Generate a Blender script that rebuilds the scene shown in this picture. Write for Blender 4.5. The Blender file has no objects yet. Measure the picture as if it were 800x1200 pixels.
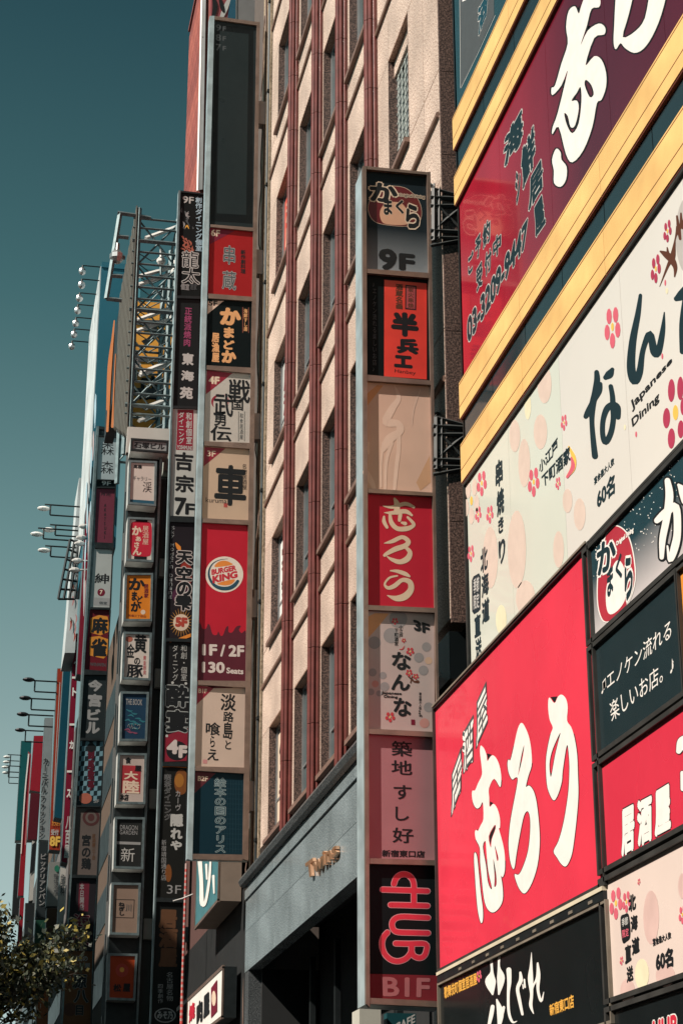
import bpy, math, random
from mathutils import Vector
random.seed(7)
S = bpy.context.scene
COL = S.collection
# ------------------------------------------------------------------ camera
F = 2192.0; PITCH = math.radians(21.0); YAW = math.radians(11.17); CZ = 1.6
cam = bpy.data.cameras.new('camera'); co = bpy.data.objects.new('camera', cam); COL.objects.link(co)
cam.sensor_fit = 'VERTICAL'; cam.sensor_height = 36; cam.lens = F/1200*36
cam.clip_start = .1; cam.clip_end = 3000
co.location = (0, 0, CZ); co.rotation_euler = (math.pi/2+PITCH, 0, -YAW)
S.camera = co
# ------------------------------------------------------------------ light
TOSUN = Vector((-1.0, -.36, 1.02)).normalized()
sun = bpy.data.lights.new('sun', 'SUN'); sun.energy = 5.0; sun.angle = math.radians(.5); sun.color = (1, .89, .78)
so = bpy.data.objects.new('sun', sun); COL.objects.link(so)
so.rotation_euler = (-TOSUN).to_track_quat('-Z', 'Y').to_euler(); so.location = (-30, -10, 60)
W = bpy.data.worlds.new('World'); S.world = W; W.use_nodes = True
wn = W.node_tree.nodes; wl = W.node_tree.links; wn.clear()
sky = wn.new('ShaderNodeTexSky'); sky.sky_type = 'NISHITA'; sky.sun_disc = False
sky.sun_elevation = math.asin(TOSUN.z); sky.sun_rotation = math.atan2(TOSUN.x, TOSUN.y)
bw = wn.new('ShaderNodeRGBToBW'); wl.new(sky.outputs[0], bw.inputs[0])
tc = wn.new('ShaderNodeTexCoord'); sx = wn.new('ShaderNodeSeparateXYZ'); wl.new(tc.outputs['Generated'], sx.inputs[0])
cr = wn.new('ShaderNodeValToRGB'); wl.new(sx.outputs['Z'], cr.inputs[0])
el = cr.color_ramp.elements
el[0].position = 0.0; el[0].color = (1.05, 1.30, 1.27, 1)
el[1].position = 1.0; el[1].color = (.07, .20, .27, 1)
for p, c in ((.20, (.97, 1.32, 1.30, 1)), (.34, (.60, 1.10, 1.13, 1)), (.46, (.29, .74, .81, 1)), (.60, (.135, .42, .53, 1)), (.75, (.08, .25, .34, 1))):
    e = el.new(p); e.color = c
mx = wn.new('ShaderNodeMix'); mx.data_type = 'RGBA'; mx.blend_type = 'MULTIPLY'; mx.inputs[0].default_value = 1
wl.new(bw.outputs[0], mx.inputs[6]); wl.new(cr.outputs[0], mx.inputs[7])
bg = wn.new('ShaderNodeBackground'); bg.inputs[1].default_value = .074; wl.new(mx.outputs[2], bg.inputs[0])
wo = wn.new('ShaderNodeOutputWorld'); wl.new(bg.outputs[0], wo.inputs[0])
vs = S.view_settings; vs.view_transform = 'Standard'; vs.look = 'None'; vs.exposure = 0.5; vs.gamma = 1
# ------------------------------------------------------------------ pixel <-> place
cP, sP, cY, sY = math.cos(PITCH), math.sin(PITCH), math.cos(YAW), math.sin(YAW)
def ray(x, y):
    u = (x-400)/F; v = -(y-600)/F
    Y = cP-v*sP; Z = sP+v*cP
    return (u*cY+Y*sY, -u*sY+Y*cY, Z)
def at(pl, x, y, off=0.0):
    """point on a street-parallel plane ('X', x) or a plane across the street ('Y', y) seen in direction x, y"""
    r = ray(x, y); a, v = pl
    k = v/(r[0] if a == 'X' else r[1])
    p = [r[0]*k, r[1]*k, CZ+r[2]*k]
    p[0 if a == 'X' else 1] = v-off
    return Vector(p)
def Yat(x, y, X): return at(('X', X), x, y).y
def Zat(pl, x, y): return at(pl, x, y).z
# ------------------------------------------------------------------ materials
MATS = {}
def M(name, rgb, rough=.5, metal=0., var=.12, scale=3., spec=.5, bump=0., bscale=40., coat=0., grad=None, trans=0., speck=None, gax=2):
    if name in MATS: return MATS[name]
    m = bpy.data.materials.new(name); m.use_nodes = True; MATS[name] = m
    n = m.node_tree.nodes; l = m.node_tree.links
    b = n['Principled BSDF']; b.inputs['Roughness'].default_value = rough; b.inputs['Metallic'].default_value = metal
    b.inputs['Specular IOR Level'].default_value = spec
    if coat: b.inputs['Coat Weight'].default_value = coat; b.inputs['Coat Roughness'].default_value = .03
    t = n.new('ShaderNodeTexCoord'); no = n.new('ShaderNodeTexNoise'); no.inputs['Scale'].default_value = scale
    no.inputs['Detail'].default_value = 5; l.new(t.outputs['Object'], no.inputs['Vector'])
    mr = n.new('ShaderNodeMapRange'); mr.inputs[1].default_value = .3; mr.inputs[2].default_value = .7
    mr.inputs[3].default_value = 1-var; mr.inputs[4].default_value = 1+var*.6; l.new(no.outputs[0], mr.inputs[0])
    mix = n.new('ShaderNodeMix'); mix.data_type = 'RGBA'; mix.blend_type = 'MULTIPLY'; mix.inputs[0].default_value = 1
    if grad:   # colour blend along one axis: (z0, z1, other colour)
        z0, z1, c2 = grad; sp = n.new('ShaderNodeSeparateXYZ'); g = n.new('ShaderNodeNewGeometry'); l.new(g.outputs['Position'], sp.inputs[0])
        m2 = n.new('ShaderNodeMapRange'); m2.inputs[1].default_value = z0; m2.inputs[2].default_value = z1; l.new(sp.outputs[gax], m2.inputs[0])
        mg = n.new('ShaderNodeMix'); mg.data_type = 'RGBA'; mg.inputs[6].default_value = (*c2, 1); mg.inputs[7].default_value = (*rgb, 1)
        l.new(m2.outputs[0], mg.inputs[0]); l.new(mg.outputs[2], mix.inputs[6])
    elif speck:  # granite: (scale, dark rgb, light rgb)
        s2, dk, lt = speck
        v = n.new('ShaderNodeTexNoise'); v.inputs['Scale'].default_value = s2; v.inputs['Detail'].default_value = 2; l.new(t.outputs['Object'], v.inputs['Vector'])
        r = n.new('ShaderNodeValToRGB'); l.new(v.outputs[0], r.inputs[0]); e = r.color_ramp.elements
        e[0].position = .36; e[0].color = (*dk, 1); e[1].position = .64; e[1].color = (*lt, 1); q = e.new(.48); q.color = (*rgb, 1)
        l.new(r.outputs[0], mix.inputs[6])
    else: mix.inputs[6].default_value = (*rgb, 1)
    l.new(mr.outputs[0], mix.inputs[7]); l.new(mix.outputs[2], b.inputs['Base Color'])
    rr = n.new('ShaderNodeMapRange'); rr.inputs[3].default_value = max(0, rough-.08); rr.inputs[4].default_value = min(1, rough+.1)
    n3 = n.new('ShaderNodeTexNoise'); n3.inputs['Scale'].default_value = 1.3; l.new(t.outputs['Object'], n3.inputs['Vector']); l.new(n3.outputs[0], rr.inputs[0]); l.new(rr.outputs[0], b.inputs['Roughness'])
    if bump:
        nb = n.new('ShaderNodeTexNoise'); nb.inputs['Scale'].default_value = bscale; nb.inputs['Detail'].default_value = 4; l.new(t.outputs['Object'], nb.inputs['Vector'])
        bp = n.new('ShaderNodeBump'); bp.inputs['Strength'].default_value = bump; bp.inputs['Distance'].default_value = .02
        l.new(nb.outputs[0], bp.inputs['Height']); l.new(bp.outputs[0], b.inputs['Normal'])
    if trans:
        tr = n.new('ShaderNodeBsdfTranslucent'); l.new(mix.outputs[2], tr.inputs[0]); ms = n.new('ShaderNodeMixShader'); ms.inputs[0].default_value = trans
        l.new(b.outputs[0], ms.inputs[1]); l.new(tr.outputs[0], ms.inputs[2]); l.new(ms.outputs[0], n['Material Output'].inputs[0])
    return m
def ink(name, rgb, rough=.35):  # printed film on a sign face
    return M('print_'+name, rgb, rough+.1, var=.06, scale=6, spec=.22)
black = ink('black', (.012, .014, .016)); white = ink('white', (.80, .78, .74)); cream = ink('cream', (.70, .55, .42))
red = ink('red', (.50, .02, .045)); orange = ink('orange', (.75, .25, .04)); yellow = ink('yellow', (.80, .50, .10))
maroon = ink('maroon', (.16, .012, .03)); teal = ink('teal', (.012, .06, .085)); grey = ink('grey', (.30, .30, .30)); pink = ink('pink', (.55, .25, .25))
dimgrey = ink('dim_grey', (.075, .085, .09)); brown = ink('brown', (.10, .035, .02)); gold = ink('gold', (.72, .38, .07)); palegrey = ink('pale_grey', (.48, .48, .46))
mauve = ink('mauve', (.30, .06, .14)); deepred = ink('deep_red', (.09, .008, .02)); rose = ink('rose', (.62, .12, .17)); skyblue = ink('sky_blue', (.35, .50, .58))
navy = ink('navy', (.02, .09, .14)); peachlight = ink('peach_light', (.70, .50, .40)); inkteal = ink('ink_teal', (.010, .028, .036)); ovalpink = ink('oval_pink', (.64, .52, .45)); ovalyellow = ink('oval_yellow', (.72, .68, .48))
alu = M('aluminium', (.42, .44, .45), .35, .7, .15, 2.5)
alud = M('weathered_bronze_frame', (.27, .19, .155), .42, .55, .25, 4)
silver = M('brushed_silver_cladding', (.42, .52, .55), .42, .3, .3, 2.5)  # cyan tint puts the sky's reflection into the base colour
darksteel = M('dark_steel', (.018, .024, .026), .45, .4, .3, 5)
steelg = M('galvanised_steel', (.16, .215, .225), .45, .5, .3, 5)
whitepipe = M('white_paint', (.75, .75, .72), .5)
# ------------------------------------------------------------------ objects
ORG = {}
def tag(o, label=None, cat=None, group=None, kind=None):
    if label: o['label'] = label
    if cat: o['category'] = cat
    if group: o['group'] = group
    if kind: o['kind'] = kind
    return o
def empty(name, loc, label=None, cat=None, group=None):
    o = bpy.data.objects.new(name, None); COL.objects.link(o); o.location = loc; o.empty_display_size = .3; ORG[o.name] = Vector(loc)
    return tag(o, label, cat, group)
def link(name, me, parent=None, origin=(0, 0, 0)):
    o = bpy.data.objects.new(name, me); COL.objects.link(o); org = Vector(origin); ORG[o.name] = org
    if parent: o.parent = parent; o.location = org-ORG[parent.name]
    else: o.location = org
    return o
class MB:
    def __init__(s): s.v = []; s.f = []; s.mi = []; s.m = []
    def mat(s, m):
        if m not in s.m: s.m.append(m)
        return s.m.index(m)
    def add(s, vs, fs, m):
        b = len(s.v); k = s.mat(m); s.v += [tuple(p) for p in vs]
        for f in fs: s.f.append([b+i for i in f]); s.mi.append(k)
    def box(s, x0, x1, y0, y1, z0, z1, m):
        x0, x1 = sorted((x0, x1)); y0, y1 = sorted((y0, y1)); z0, z1 = sorted((z0, z1))
        s.add([(x, y, z) for x in (x0, x1) for y in (y0, y1) for z in (z0, z1)],
              [(0, 1, 3, 2), (4, 6, 7, 5), (0, 4, 5, 1), (2, 3, 7, 6), (0, 2, 6, 4), (1, 5, 7, 3)], m)
    def prism(s, pts, d, m):
        pts = [Vector(p) for p in pts]; n = len(pts); d = Vector(d)
        nr = Vector((0, 0, 0))
        for i in range(n): nr += pts[i].cross(pts[(i+1) % n])
        if nr.dot(d) > 0: pts = pts[::-1]
        fs = [list(range(n)), [2*n-1-i for i in range(n)]]
        for i in range(n): j = (i+1) % n; fs.append([j, i, n+i, n+j])
        s.add(pts+[p+d for p in pts], fs, m)
    def tube(s, a, b, r, m, n=6, r2=None):
        a = Vector(a); b = Vector(b); r2 = r if r2 is None else r2; d = (b-a).normalized()
        u = d.cross(Vector((0, 0, 1)) if abs(d.z) < .9 else Vector((1, 0, 0))).normalized(); w = d.cross(u)
        vs = [a+(u*math.cos(t)+w*math.sin(t))*r for t in [2*math.pi*i/n for i in range(n)]]+[b+(u*math.cos(t)+w*math.sin(t))*r2 for t in [2*math.pi*i/n for i in range(n)]]
        s.add(vs, [[i, (i+1) % n, n+(i+1) % n, n+i] for i in range(n)]+[list(range(n))[::-1], list(range(n, 2*n))], m)
    def bar(s, a, b, w, m):   # square bar
        s.tube(a, b, w*.7, m, 4)
    def ball(s, c, r, m, sz=1.0, n=8, k=5, sx_=1.0):
        vs = []; fs = []
        for i in range(k+1):
            t = math.pi*i/k
            for j in range(n):
                p = 2*math.pi*j/n; vs.append((c[0]+r*sx_*math.sin(t)*math.cos(p), c[1]+r*math.sin(t)*math.sin(p), c[2]+r*sz*math.cos(t)))
        for i in range(k):
            for j in range(n): fs.append([i*n+j, (i+1)*n+j, (i+1)*n+(j+1) % n, i*n+(j+1) % n])
        s.add(vs, fs, m)
    def mesh(s, name, origin=(0, 0, 0)):
        me = bpy.data.meshes.new(name); o = Vector(origin); me.from_pydata([tuple(Vector(p)-o) for p in s.v], [], s.f)
        for m in s.m: me.materials.append(m)
        for p, k in zip(me.polygons, s.mi): p.material_index = k
        me.validate(); me.update(); return me
    def build(s, name, parent=None, origin=None):
        if origin is None: origin = ORG[parent.name] if parent else (0, 0, 0)
        return link(name, s.mesh(name, origin), parent, origin)
def bevel(o, w):
    md = o.modifiers.new('bevel', 'BEVEL'); md.width = w; md.segments = 2; md.limit_method = 'ANGLE'; return o
# ------------------------------------------------------------------ lettering
GC = {}
def glyph(s, off=0.):
    k = (s, off)
    if k in GC: return GC[k]
    c = bpy.data.curves.new('t', 'FONT'); c.body = s; c.size = 1; c.offset = off; c.resolution_u = 3
    o = bpy.data.objects.new('t', c); COL.objects.link(o); dg = bpy.context.evaluated_depsgraph_get()
    m = bpy.data.meshes.new_from_object(o.evaluated_get(dg))
    vs = [(v.co.x, v.co.y) for v in m.vertices]; fs = [list(p.vertices) for p in m.polygons]
    bpy.data.objects.remove(o); bpy.data.curves.remove(c); bpy.data.meshes.remove(m)
    GC[k] = (vs, fs); return GC[k]
def smooth(pts, n=4):
    out = []; N = len(pts)
    for i in range(N):
        p0, p1, p2, p3 = (pts[(i+j-1) % N] for j in range(4))
        for q in range(n):
            t = q/n
            out.append(tuple(.5*((2*p1[a])+(-p0[a]+p2[a])*t+(2*p0[a]-5*p1[a]+4*p2[a]-p3[a])*t*t+(-p0[a]+3*p1[a]-3*p2[a]+p3[a])*t**3) for a in range(len(p1))))
    return out
def smooth_open(pts, n=5):
    out = []; N = len(pts)
    for i in range(N-1):
        p0 = pts[max(i-1, 0)]; p1 = pts[i]; p2 = pts[i+1]; p3 = pts[min(i+2, N-1)]
        for q in range(n):
            t = q/n
            out.append(tuple(.5*((2*p1[a])+(-p0[a]+p2[a])*t+(2*p0[a]-5*p1[a]+4*p2[a]-p3[a])*t*t+(-p0[a]+3*p1[a]-3*p2[a]+p3[a])*t**3) for a in range(len(p1))))
    out.append(pts[-1]); return out
def fill2d(loops):
    c = bpy.data.curves.new('s', 'CURVE'); c.dimensions = '2D'; c.fill_mode = 'BOTH'
    for L in loops:
        sp = c.splines.new('POLY'); sp.points.add(len(L)-1); sp.use_cyclic_u = True
        for p, q in zip(sp.points, L): p.co = (q[0], q[1], 0, 1)
    o = bpy.data.objects.new('s', c); COL.objects.link(o); dg = bpy.context.evaluated_depsgraph_get()
    m = bpy.data.meshes.new_from_object(o.evaluated_get(dg))
    vs = [(v.co.x, v.co.y) for v in m.vertices]; fs = [list(p.vertices) for p in m.polygons]
    bpy.data.objects.remove(o); bpy.data.curves.remove(c); bpy.data.meshes.remove(m); return vs, fs
def grow(L, d, hole=False):
    A = sum(L[i][0]*L[(i+1) % len(L)][1]-L[(i+1) % len(L)][0]*L[i][1] for i in range(len(L)))
    s = (1 if A > 0 else -1)*(-1 if hole else 1); out = []
    for i in range(len(L)):
        a = L[i-1]; b = L[(i+1) % len(L)]; tx, ty = b[0]-a[0], b[1]-a[1]; k = math.hypot(tx, ty) or 1
        out.append((L[i][0]+s*ty/k*d, L[i][1]-s*tx/k*d))
    return out
class Ink:
    """flat print of one sign face: letters and shapes, each layer a hair in front of the last"""
    def __init__(s, plane, base=.0012, step=.0007, T=None):
        s.pl = plane; s.b = base; s.st = step; s.mb = MB(); s.T = T or (lambda p: p)
        a = plane[0]; s.flip = None
    def V(s, x, y, L): return at(s.pl, x, y, s.b+L*s.st)
    def P(s, x, y, L): x, y = s.T((x, y)); return at(s.pl, x, y, s.b+L*s.st)
    def _add(s, pts, fs, m):
        # make faces look towards the street / camera
        out = []; ax = 0 if s.pl[0] == 'X' else 1
        for f in fs:
            a, b, c = pts[f[0]], pts[f[1]], pts[f[2]]; n = (b-a).cross(c-a)
            out.append(f if n[ax] < 0 else f[::-1])
        s.mb.add(pts, out, m)
    def rect(s, x0, y0, x1, y1):  # upright rectangle in the place from a box in view
        if s.pl[0] == 'Y':
            ym = (y0+y1)/2; xm = (x0+x1)/2; (x0, ya), (x1, yb) = s.T((x0, ym)), s.T((x1, ym)); t = s.T((xm, y0)); b = s.T((xm, y1))
            X0 = at(s.pl, x0, ya).x; X1 = at(s.pl, x1, yb).x; Z0 = at(s.pl, *t).z; Z1 = at(s.pl, *b).z
            return [Vector((X0, s.pl[1], Z0)), Vector((X1, s.pl[1], Z0)), Vector((X1, s.pl[1], Z1)), Vector((X0, s.pl[1], Z1))]
        return [at(s.pl, *s.T(p)) for p in ((x0, y0), (x1, y0), (x1, y1), (x0, y1))]
    def quadmap(s, q, L):
        ax = 0 if s.pl[0] == 'X' else 1; v = s.pl[1]-s.b-L*s.st
        def f(u, w):
            p = (q[0]*(1-u)+q[1]*u)*w+(q[3]*(1-u)+q[2]*u)*(1-w); p[ax] = v; return p
        return f
    def text(s, t, q, m, L=1, bold=.02, out=None, outw=.05, em=False, rot=False):
        q = s.rect(*q) if len(q) == 4 and not hasattr(q[0], '__len__') else [at(s.pl, *s.T(p)) for p in q]
        base, _ = glyph(t, 0.)
        if not base: return
        if em: x0, x1, y0, y1 = 0, 1, -.12, .88
        else:
            xs = [p[0] for p in base]; ys = [p[1] for p in base]; x0, x1, y0, y1 = min(xs)-bold, max(xs)+bold, min(ys)-bold, max(ys)+bold
        vs, fs = glyph(t, 0.)
        for off, mm, LL in (((bold+outw, out, L) if out else None), (bold, m, L+1)) if out else ((bold, m, L),):
            n = 1 if off < .012 else (8 if off > .05 else 6)
            for k in range(n):
                a = 2*math.pi*k/n+.3; ox, oy = (off*math.cos(a), off*math.sin(a)) if n > 1 else (0, 0); g = s.quadmap(q, LL+k*.06)
                if rot: pts = [g((p[1]+oy-y0)/(y1-y0), 1-(p[0]+ox-x0)/(x1-x0)) for p in vs]
                else: pts = [g((p[0]+ox-x0)/(x1-x0), (p[1]+oy-y0)/(y1-y0)) for p in vs]
                s._add(pts, fs, mm)
    def col(s, t, x0, y0, x1, y1, m, L=1, bold=.02, out=None, outw=.05, dx=0., dy=0.):
        n = len(t); h = (y1-y0)/n
        for i, ch in enumerate(t):
            sh = dx*(i+.5)/n
            if s.pl[0] == 'Y': q = (x0+sh, y0+h*i, x1+sh, y0+h*(i+1))
            else: q = [(x0+sh, y0+h*i-dy), (x1+sh, y0+h*i+dy), (x1+sh, y0+h*(i+1)+dy), (x0+sh, y0+h*(i+1)-dy)]
            s.text(ch, q, m, L, bold, out, outw, em=True, rot=ch == 'ー')
    def shape(s, loops, m, L=1, sm=4, out=None, outw=1.2):
        if not hasattr(loops[0][0], '__len__'): loops = [loops]
        LS = [smooth(l, sm) if sm else l for l in loops]
        if out:
            G = [grow(l, outw, i > 0) for i, l in enumerate(LS)]; vs, fs = fill2d(G); s._add([s.P(x, y, L) for x, y in vs], fs, out); L += 1
        vs, fs = fill2d(LS); s._add([s.P(x, y, L) for x, y in vs], fs, m)
    def ell(s, cx, cy, rx, ry, m, L=1, n=14, sh=0., out=None, outw=1.):
        for r, mm, LL in (((outw, out, L), (0, m, L+1)) if out else ((0, m, L),)):
            pts = [(cx+(rx+r)*math.cos(t), cy+(ry+r)*math.sin(t)+sh*(rx+r)*math.cos(t)) for t in [2*math.pi*i/n for i in range(n)]]
            s._add([s.P(x, y, LL) for x, y in pts], [list(range(n))], mm)
    def poly(s, pts, m, L=1):
        s._add([s.P(x, y, L) for x, y in pts], [list(range(len(pts)))], m)
    def box(s, x0, y0, x1, y1, m, L=1):
        q = s.rect(x0, y0, x1, y1); ax = 0 if s.pl[0] == 'X' else 1
        for p in q: p[ax] = s.pl[1]-s.b-L*s.st
        s._add(q, [[0, 1, 2, 3]], m)
    def stroke(s, pts, m, L=1, out=None, outw=1.2, n=5, sc=1.):
        """brush stroke: (x, y, width) points; rises a hair along its way so that crossings stay clean"""
        P = smooth_open([(*s.T((a, b)), w*sc) for a, b, w in pts], n)   # widths are in view units
        for grow_, mm, LL in (((outw, out, L), (0, m, L+1)) if out else ((0, m, L),)):
            A = []; k = len(P)
            for i, (x, y, w) in enumerate(P):
                a = P[max(i-1, 0)]; b = P[min(i+1, k-1)]; tx, ty = b[0]-a[0], b[1]-a[1]; h = math.hypot(tx, ty) or 1; r = max(w, .2)/2+grow_
                l = LL+.8*i/k
                A.append((s.V(x-ty/h*r, y+tx/h*r, l), s.V(x+ty/h*r, y-tx/h*r, l)))
            vs = [p for ab in A for p in ab]; s._add(vs, [[2*i, 2*i+1, 2*i+3, 2*i+2] for i in range(k-1)], mm)
            for i in (0, k-1):
                x, y, w = P[i]; r = max(w, .2)/2+grow_; l = LL+.8*i/k+.05
                s._add([s.V(x+r*math.cos(t), y+r*math.sin(t), l) for t in [2*math.pi*j/10 for j in range(10)]], [list(range(10))], mm)
    def flower(s, cx, cy, r, m, L=1, sx_=1., sh=0., c=None, n=5, rot=.3):
        for i in range(n):
            t = rot+2*math.pi*i/n; dx = math.cos(t)*r*.62*sx_; dy = math.sin(t)*r*.62+sh*dx
            s.ell(cx+dx, cy+dy, r*.30*sx_, r*.36, m, L, 9)
        s.ell(cx, cy, r*.16*sx_, r*.2, c or yellow, L, 7)
    def build(s, parent, name='lettering'):
        return s.mb.build(name, parent) if s.mb.v else None
def Z(ox, oy, k):   # enlarged-detail coordinates -> view coordinates
    return lambda p: (ox+p[0]/k, oy+p[1]/k)
def lerp(tab, y):
    if y <= tab[0][1]: a, b = tab[0], tab[1]
    elif y >= tab[-1][1]: a, b = tab[-2], tab[-1]
    else:
        for a, b in zip(tab, tab[1:]):
            if a[1] <= y <= b[1]: break
    return a[0]+(b[0]-a[0])*(y-a[1])/(b[1]-a[1])
# ================================================================== the ground
road_m = M('asphalt', (.05, .05, .052), .85, var=.25, scale=8, bump=.3); pave_m = M('pavement_concrete', (.22, .21, .20), .8, var=.2, scale=4)
mb = MB(); mb.box(-300, 300, -100, 900, -.5, 0, road_m); tag(mb.build('road'), kind='structure')
mb = MB(); mb.box(.6, 7.9, -30, 400, .004, .13, pave_m); mb.box(-14, -8, -60, 300, .004, .13, pave_m); tag(mb.build('pavement'), kind='structure')
mb = MB()
for k in range(24): mb.box(-3.6, -3.48, -20+k*9, -15+k*9, .003, .008, M('road_paint', (.7, .7, .68), .7))
tag(mb.build('road_markings'), kind='structure')
# ================================================================== unseen row opposite, heights set to shade the lower storeys
opp = [M('opposite_wall_grey', (.22, .21, .20), .8), M('opposite_wall_tan', (.30, .24, .19), .8), M('opposite_wall_dark', (.10, .10, .11), .7)]
glassd = M('dark_glass', (.015, .022, .025), .35, 0, .2, .6, .35)
for i, (y0, y1, h) in enumerate(((-50, -22, 20), (-21, 6, 20.5), (7, 34, 21.3), (44, 62, 28.5), (63, 95, 34), (96, 140, 41), (141, 200, 43))):
    e = empty('office_building', (-14, (y0+y1)/2, 0), ['low grey', 'tan', 'dark', 'grey', 'wide tan', 'long dark', 'farthest grey'][i]+' office block standing across the street from the signs', 'building', 'blocks across the street')
    mb = MB(); mb.box(-14, -28, y0, y1, .14, h, opp[i % 3]); mb.box(-14.3, -13.6, y0-.1, y1+.1, h-.5, h+.2, opp[(i+1) % 3]); mb.build('wall', e)
    mb = MB()
    for k in range(int((h-4)/3.4)):
        n = int((y1-y0)/3)
        for j in range(n): mb.box(-13.97, -13.9, y0+1+j*3, y0+3.3+j*3, 4+k*3.4, 6+k*3.4, glassd)
    tag(mb.build('window', e), kind='stuff')
# ================================================================== granite building with the red pilasters
g_wall = M('pink_granite_cladding', (.56, .42, .335), .55, var=.24, scale=1.1, bump=.03, bscale=60, speck=(40, (.19, .11, .09), (.73, .62, .54)))
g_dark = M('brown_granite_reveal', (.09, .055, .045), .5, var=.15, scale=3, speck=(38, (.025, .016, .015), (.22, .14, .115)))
g_grey = M('polished_grey_granite', (.215, .265, .285), .18, var=.3, scale=1, spec=.9, speck=(34, (.15, .19, .205), (.33, .385, .40)))
g_greyd = M('dark_polished_granite', (.075, .085, .09), .25, var=.15, scale=2, speck=(42, (.04, .045, .05), (.15, .16, .165)))
pil_m = M('red_glazed_pilaster', (.155, .040, .034), .36, var=.25, scale=5, bump=.06, spec=.45, coat=.08)
sill_m = M('shade_brown_sill', (.20, .125, .10), .5, var=.2, scale=8)  # browned to carry the dark of the sill's shaded underside
g_soff = M('bounce_lit_soffit', (.42, .26, .19), .5, var=.15, scale=3, speck=(38, (.20, .12, .09), (.60, .40, .30)))  # same brown granite made paler: bounce light put into the colour
bead_m = M('shade_brown_bead', (.26, .16, .12), .55, var=.2, scale=6)  # brown tone makes the bead read as a shadow line
glassm = M('window_glass', (.05, .07, .07), .06, 0, .25, .8, .9)
pane_pale = M('pane_reflection', (.26, .25, .22), .7, var=.1)
TAN = empty('granite_building', (7, 31, 0), 'pink granite building front with red vertical pilasters and a dark granite fascia over its entrance', 'building')
SILL = [9.16+4.29*k for k in range(7)]; WH = 2.42
bays = [(38.3, 36.0), (35.15, 32.95), (32.3, 30.3), (29.6, 27.6), (26.3, 24.85)]
PY = [35.44, 32.48, 29.88, 27.23]
edges = [39.28]+PY+[22.92]
mb = MB(); mb.box(6.34, 20, 22.95, 39.25, 7.6, 36, M('backing_wall', (.10, .08, .07), .9))
mb.box(6.12, 6.33, 22.95, 39.25, 35.2, 36, g_wall); mb.build('wall', TAN)
def shared(cache={}):
    return cache
SH = {}
def piece(name, y0, y1, z0, z1, x0, x1, m, parent, lab=None):
    """box piece with its mesh shared between pieces of one size"""
    k = (name, round(y1-y0, 2), round(z1-z0, 2), round(x1-x0, 2), m.name)
    if k not in SH:
        mb = MB(); w, d, h = x1-x0, y1-y0, z1-z0; c = min(.012, w/3, d/3, h/3)
        mb.box(0, w, 0, d, 0, h, m); SH[k] = mb.mesh(name)
    o = link(name, SH[k], parent, (x0, y0, z0)); return o
J = .014
for b, (wy1, wy0) in enumerate(bays):
    e1, e0 = edges[b], edges[b+1]
    if b < 4: e0 += .02
    if b > 0: e1 -= .02
    for k, s in enumerate(SILL):
        top = s+WH; nxt = s+4.29; bead = nxt-.77
        # strips beside the opening
        piece('wall_slab', wy1+J/2, e1-J/2, s+J, top-J/2, 6.0, 6.3, g_wall, TAN)
        if b == 4:
            piece('wall_slab', 23.85+J/2, wy0-J/2, s+J, top-J/2, 6.0, 6.3, g_wall, TAN); piece('wall_slab', e0, 23.85-J/2, s+J, top-J/2, 6.0, 6.3, g_wall, TAN)
        else: piece('wall_slab', e0+J/2, wy0-J/2, s+J, top-J/2, 6.0, 6.3, g_wall, TAN)
        # spandrel slabs below and above the bead
        cuts = [e1, (e1+e0)/2+.2, e0] if b in (0, 4) else [e1, e0]
        if b == 4: cuts = [e1, wy1, 23.85, e0]
        for c1, c0 in zip(cuts, cuts[1:]):
            piece('wall_slab', c0+J/2, c1-J/2, top+J/2, bead-.02, 6.0, 6.3, g_wall, TAN); piece('wall_slab', c0+J/2, c1-J/2, bead+.02, nxt-J/2, 6.0, 6.3, g_wall, TAN)
        mbk = ('bead', b)
        if mbk not in SH:
            q = MB(); q.tube((0, .02, 0), (0, e1-e0-.02, 0), .05, bead_m, 8); SH[mbk] = q.mesh('string_course')
        link('string_course', SH[mbk], TAN, (5.99, e0, bead))
        # window: reveal lining, sill, frame, glass
        wk = ('win', b)
        if wk not in SH:
            q = MB(); L = wy1-wy0
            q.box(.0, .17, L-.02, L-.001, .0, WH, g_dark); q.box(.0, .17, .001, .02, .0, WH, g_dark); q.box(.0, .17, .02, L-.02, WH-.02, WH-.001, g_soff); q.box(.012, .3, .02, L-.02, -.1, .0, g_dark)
            SH[wk] = q.mesh('window_surround')
            q = MB(); q.box(-.085, .05, -.03, L+.13, -.075, .010, sill_m); SH[('sill', b)] = q.mesh('sill')
            q = MB(); fr = .05
            for a, c in ((.02, .07), (L-.07, L-.02), (L*.5-.025, L*.5+.025), (L-.17, L-.13)): q.box(.15, .21, a, c, .0, WH-.02, alu)
            for a, c in ((.0, .05), (WH-.09, WH-.02), (WH*.33-.02, WH*.33+.02)): q.box(.155, .205, .07, L-.07, a, c, alu)
            SH[('frame', b)] = q.mesh('window_frame')
            q = MB(); q.box(.185, .195, .05, L-.05, .02, WH-.05, glassm); SH[('glass', b)] = q.mesh('pane')
        w = link('window', SH[wk], TAN, (6.0, wy0, s)); link('sill', SH[('sill', b)], w, (6.0, wy0, s)); link('window_frame', SH[('frame', b)], w, (6.0, wy0, s))
        link('pane', SH[('glass', b)], w, (6.0, wy0, s))
        if (b*5+k*3) % 4 == 0 and b < 4:
            if ('bl', b) not in SH: q = MB(); q.box(.215, .225, .05, wy1-wy0-.05, WH*.25, WH-.05, pane_pale); SH[('bl', b)] = q.mesh('reflection_sheet')  # added pale sheet stands for the lighter reflections in some panes
            link('reflection_sheet', SH[('bl', b)], w, (6.0, wy0, s))
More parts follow.
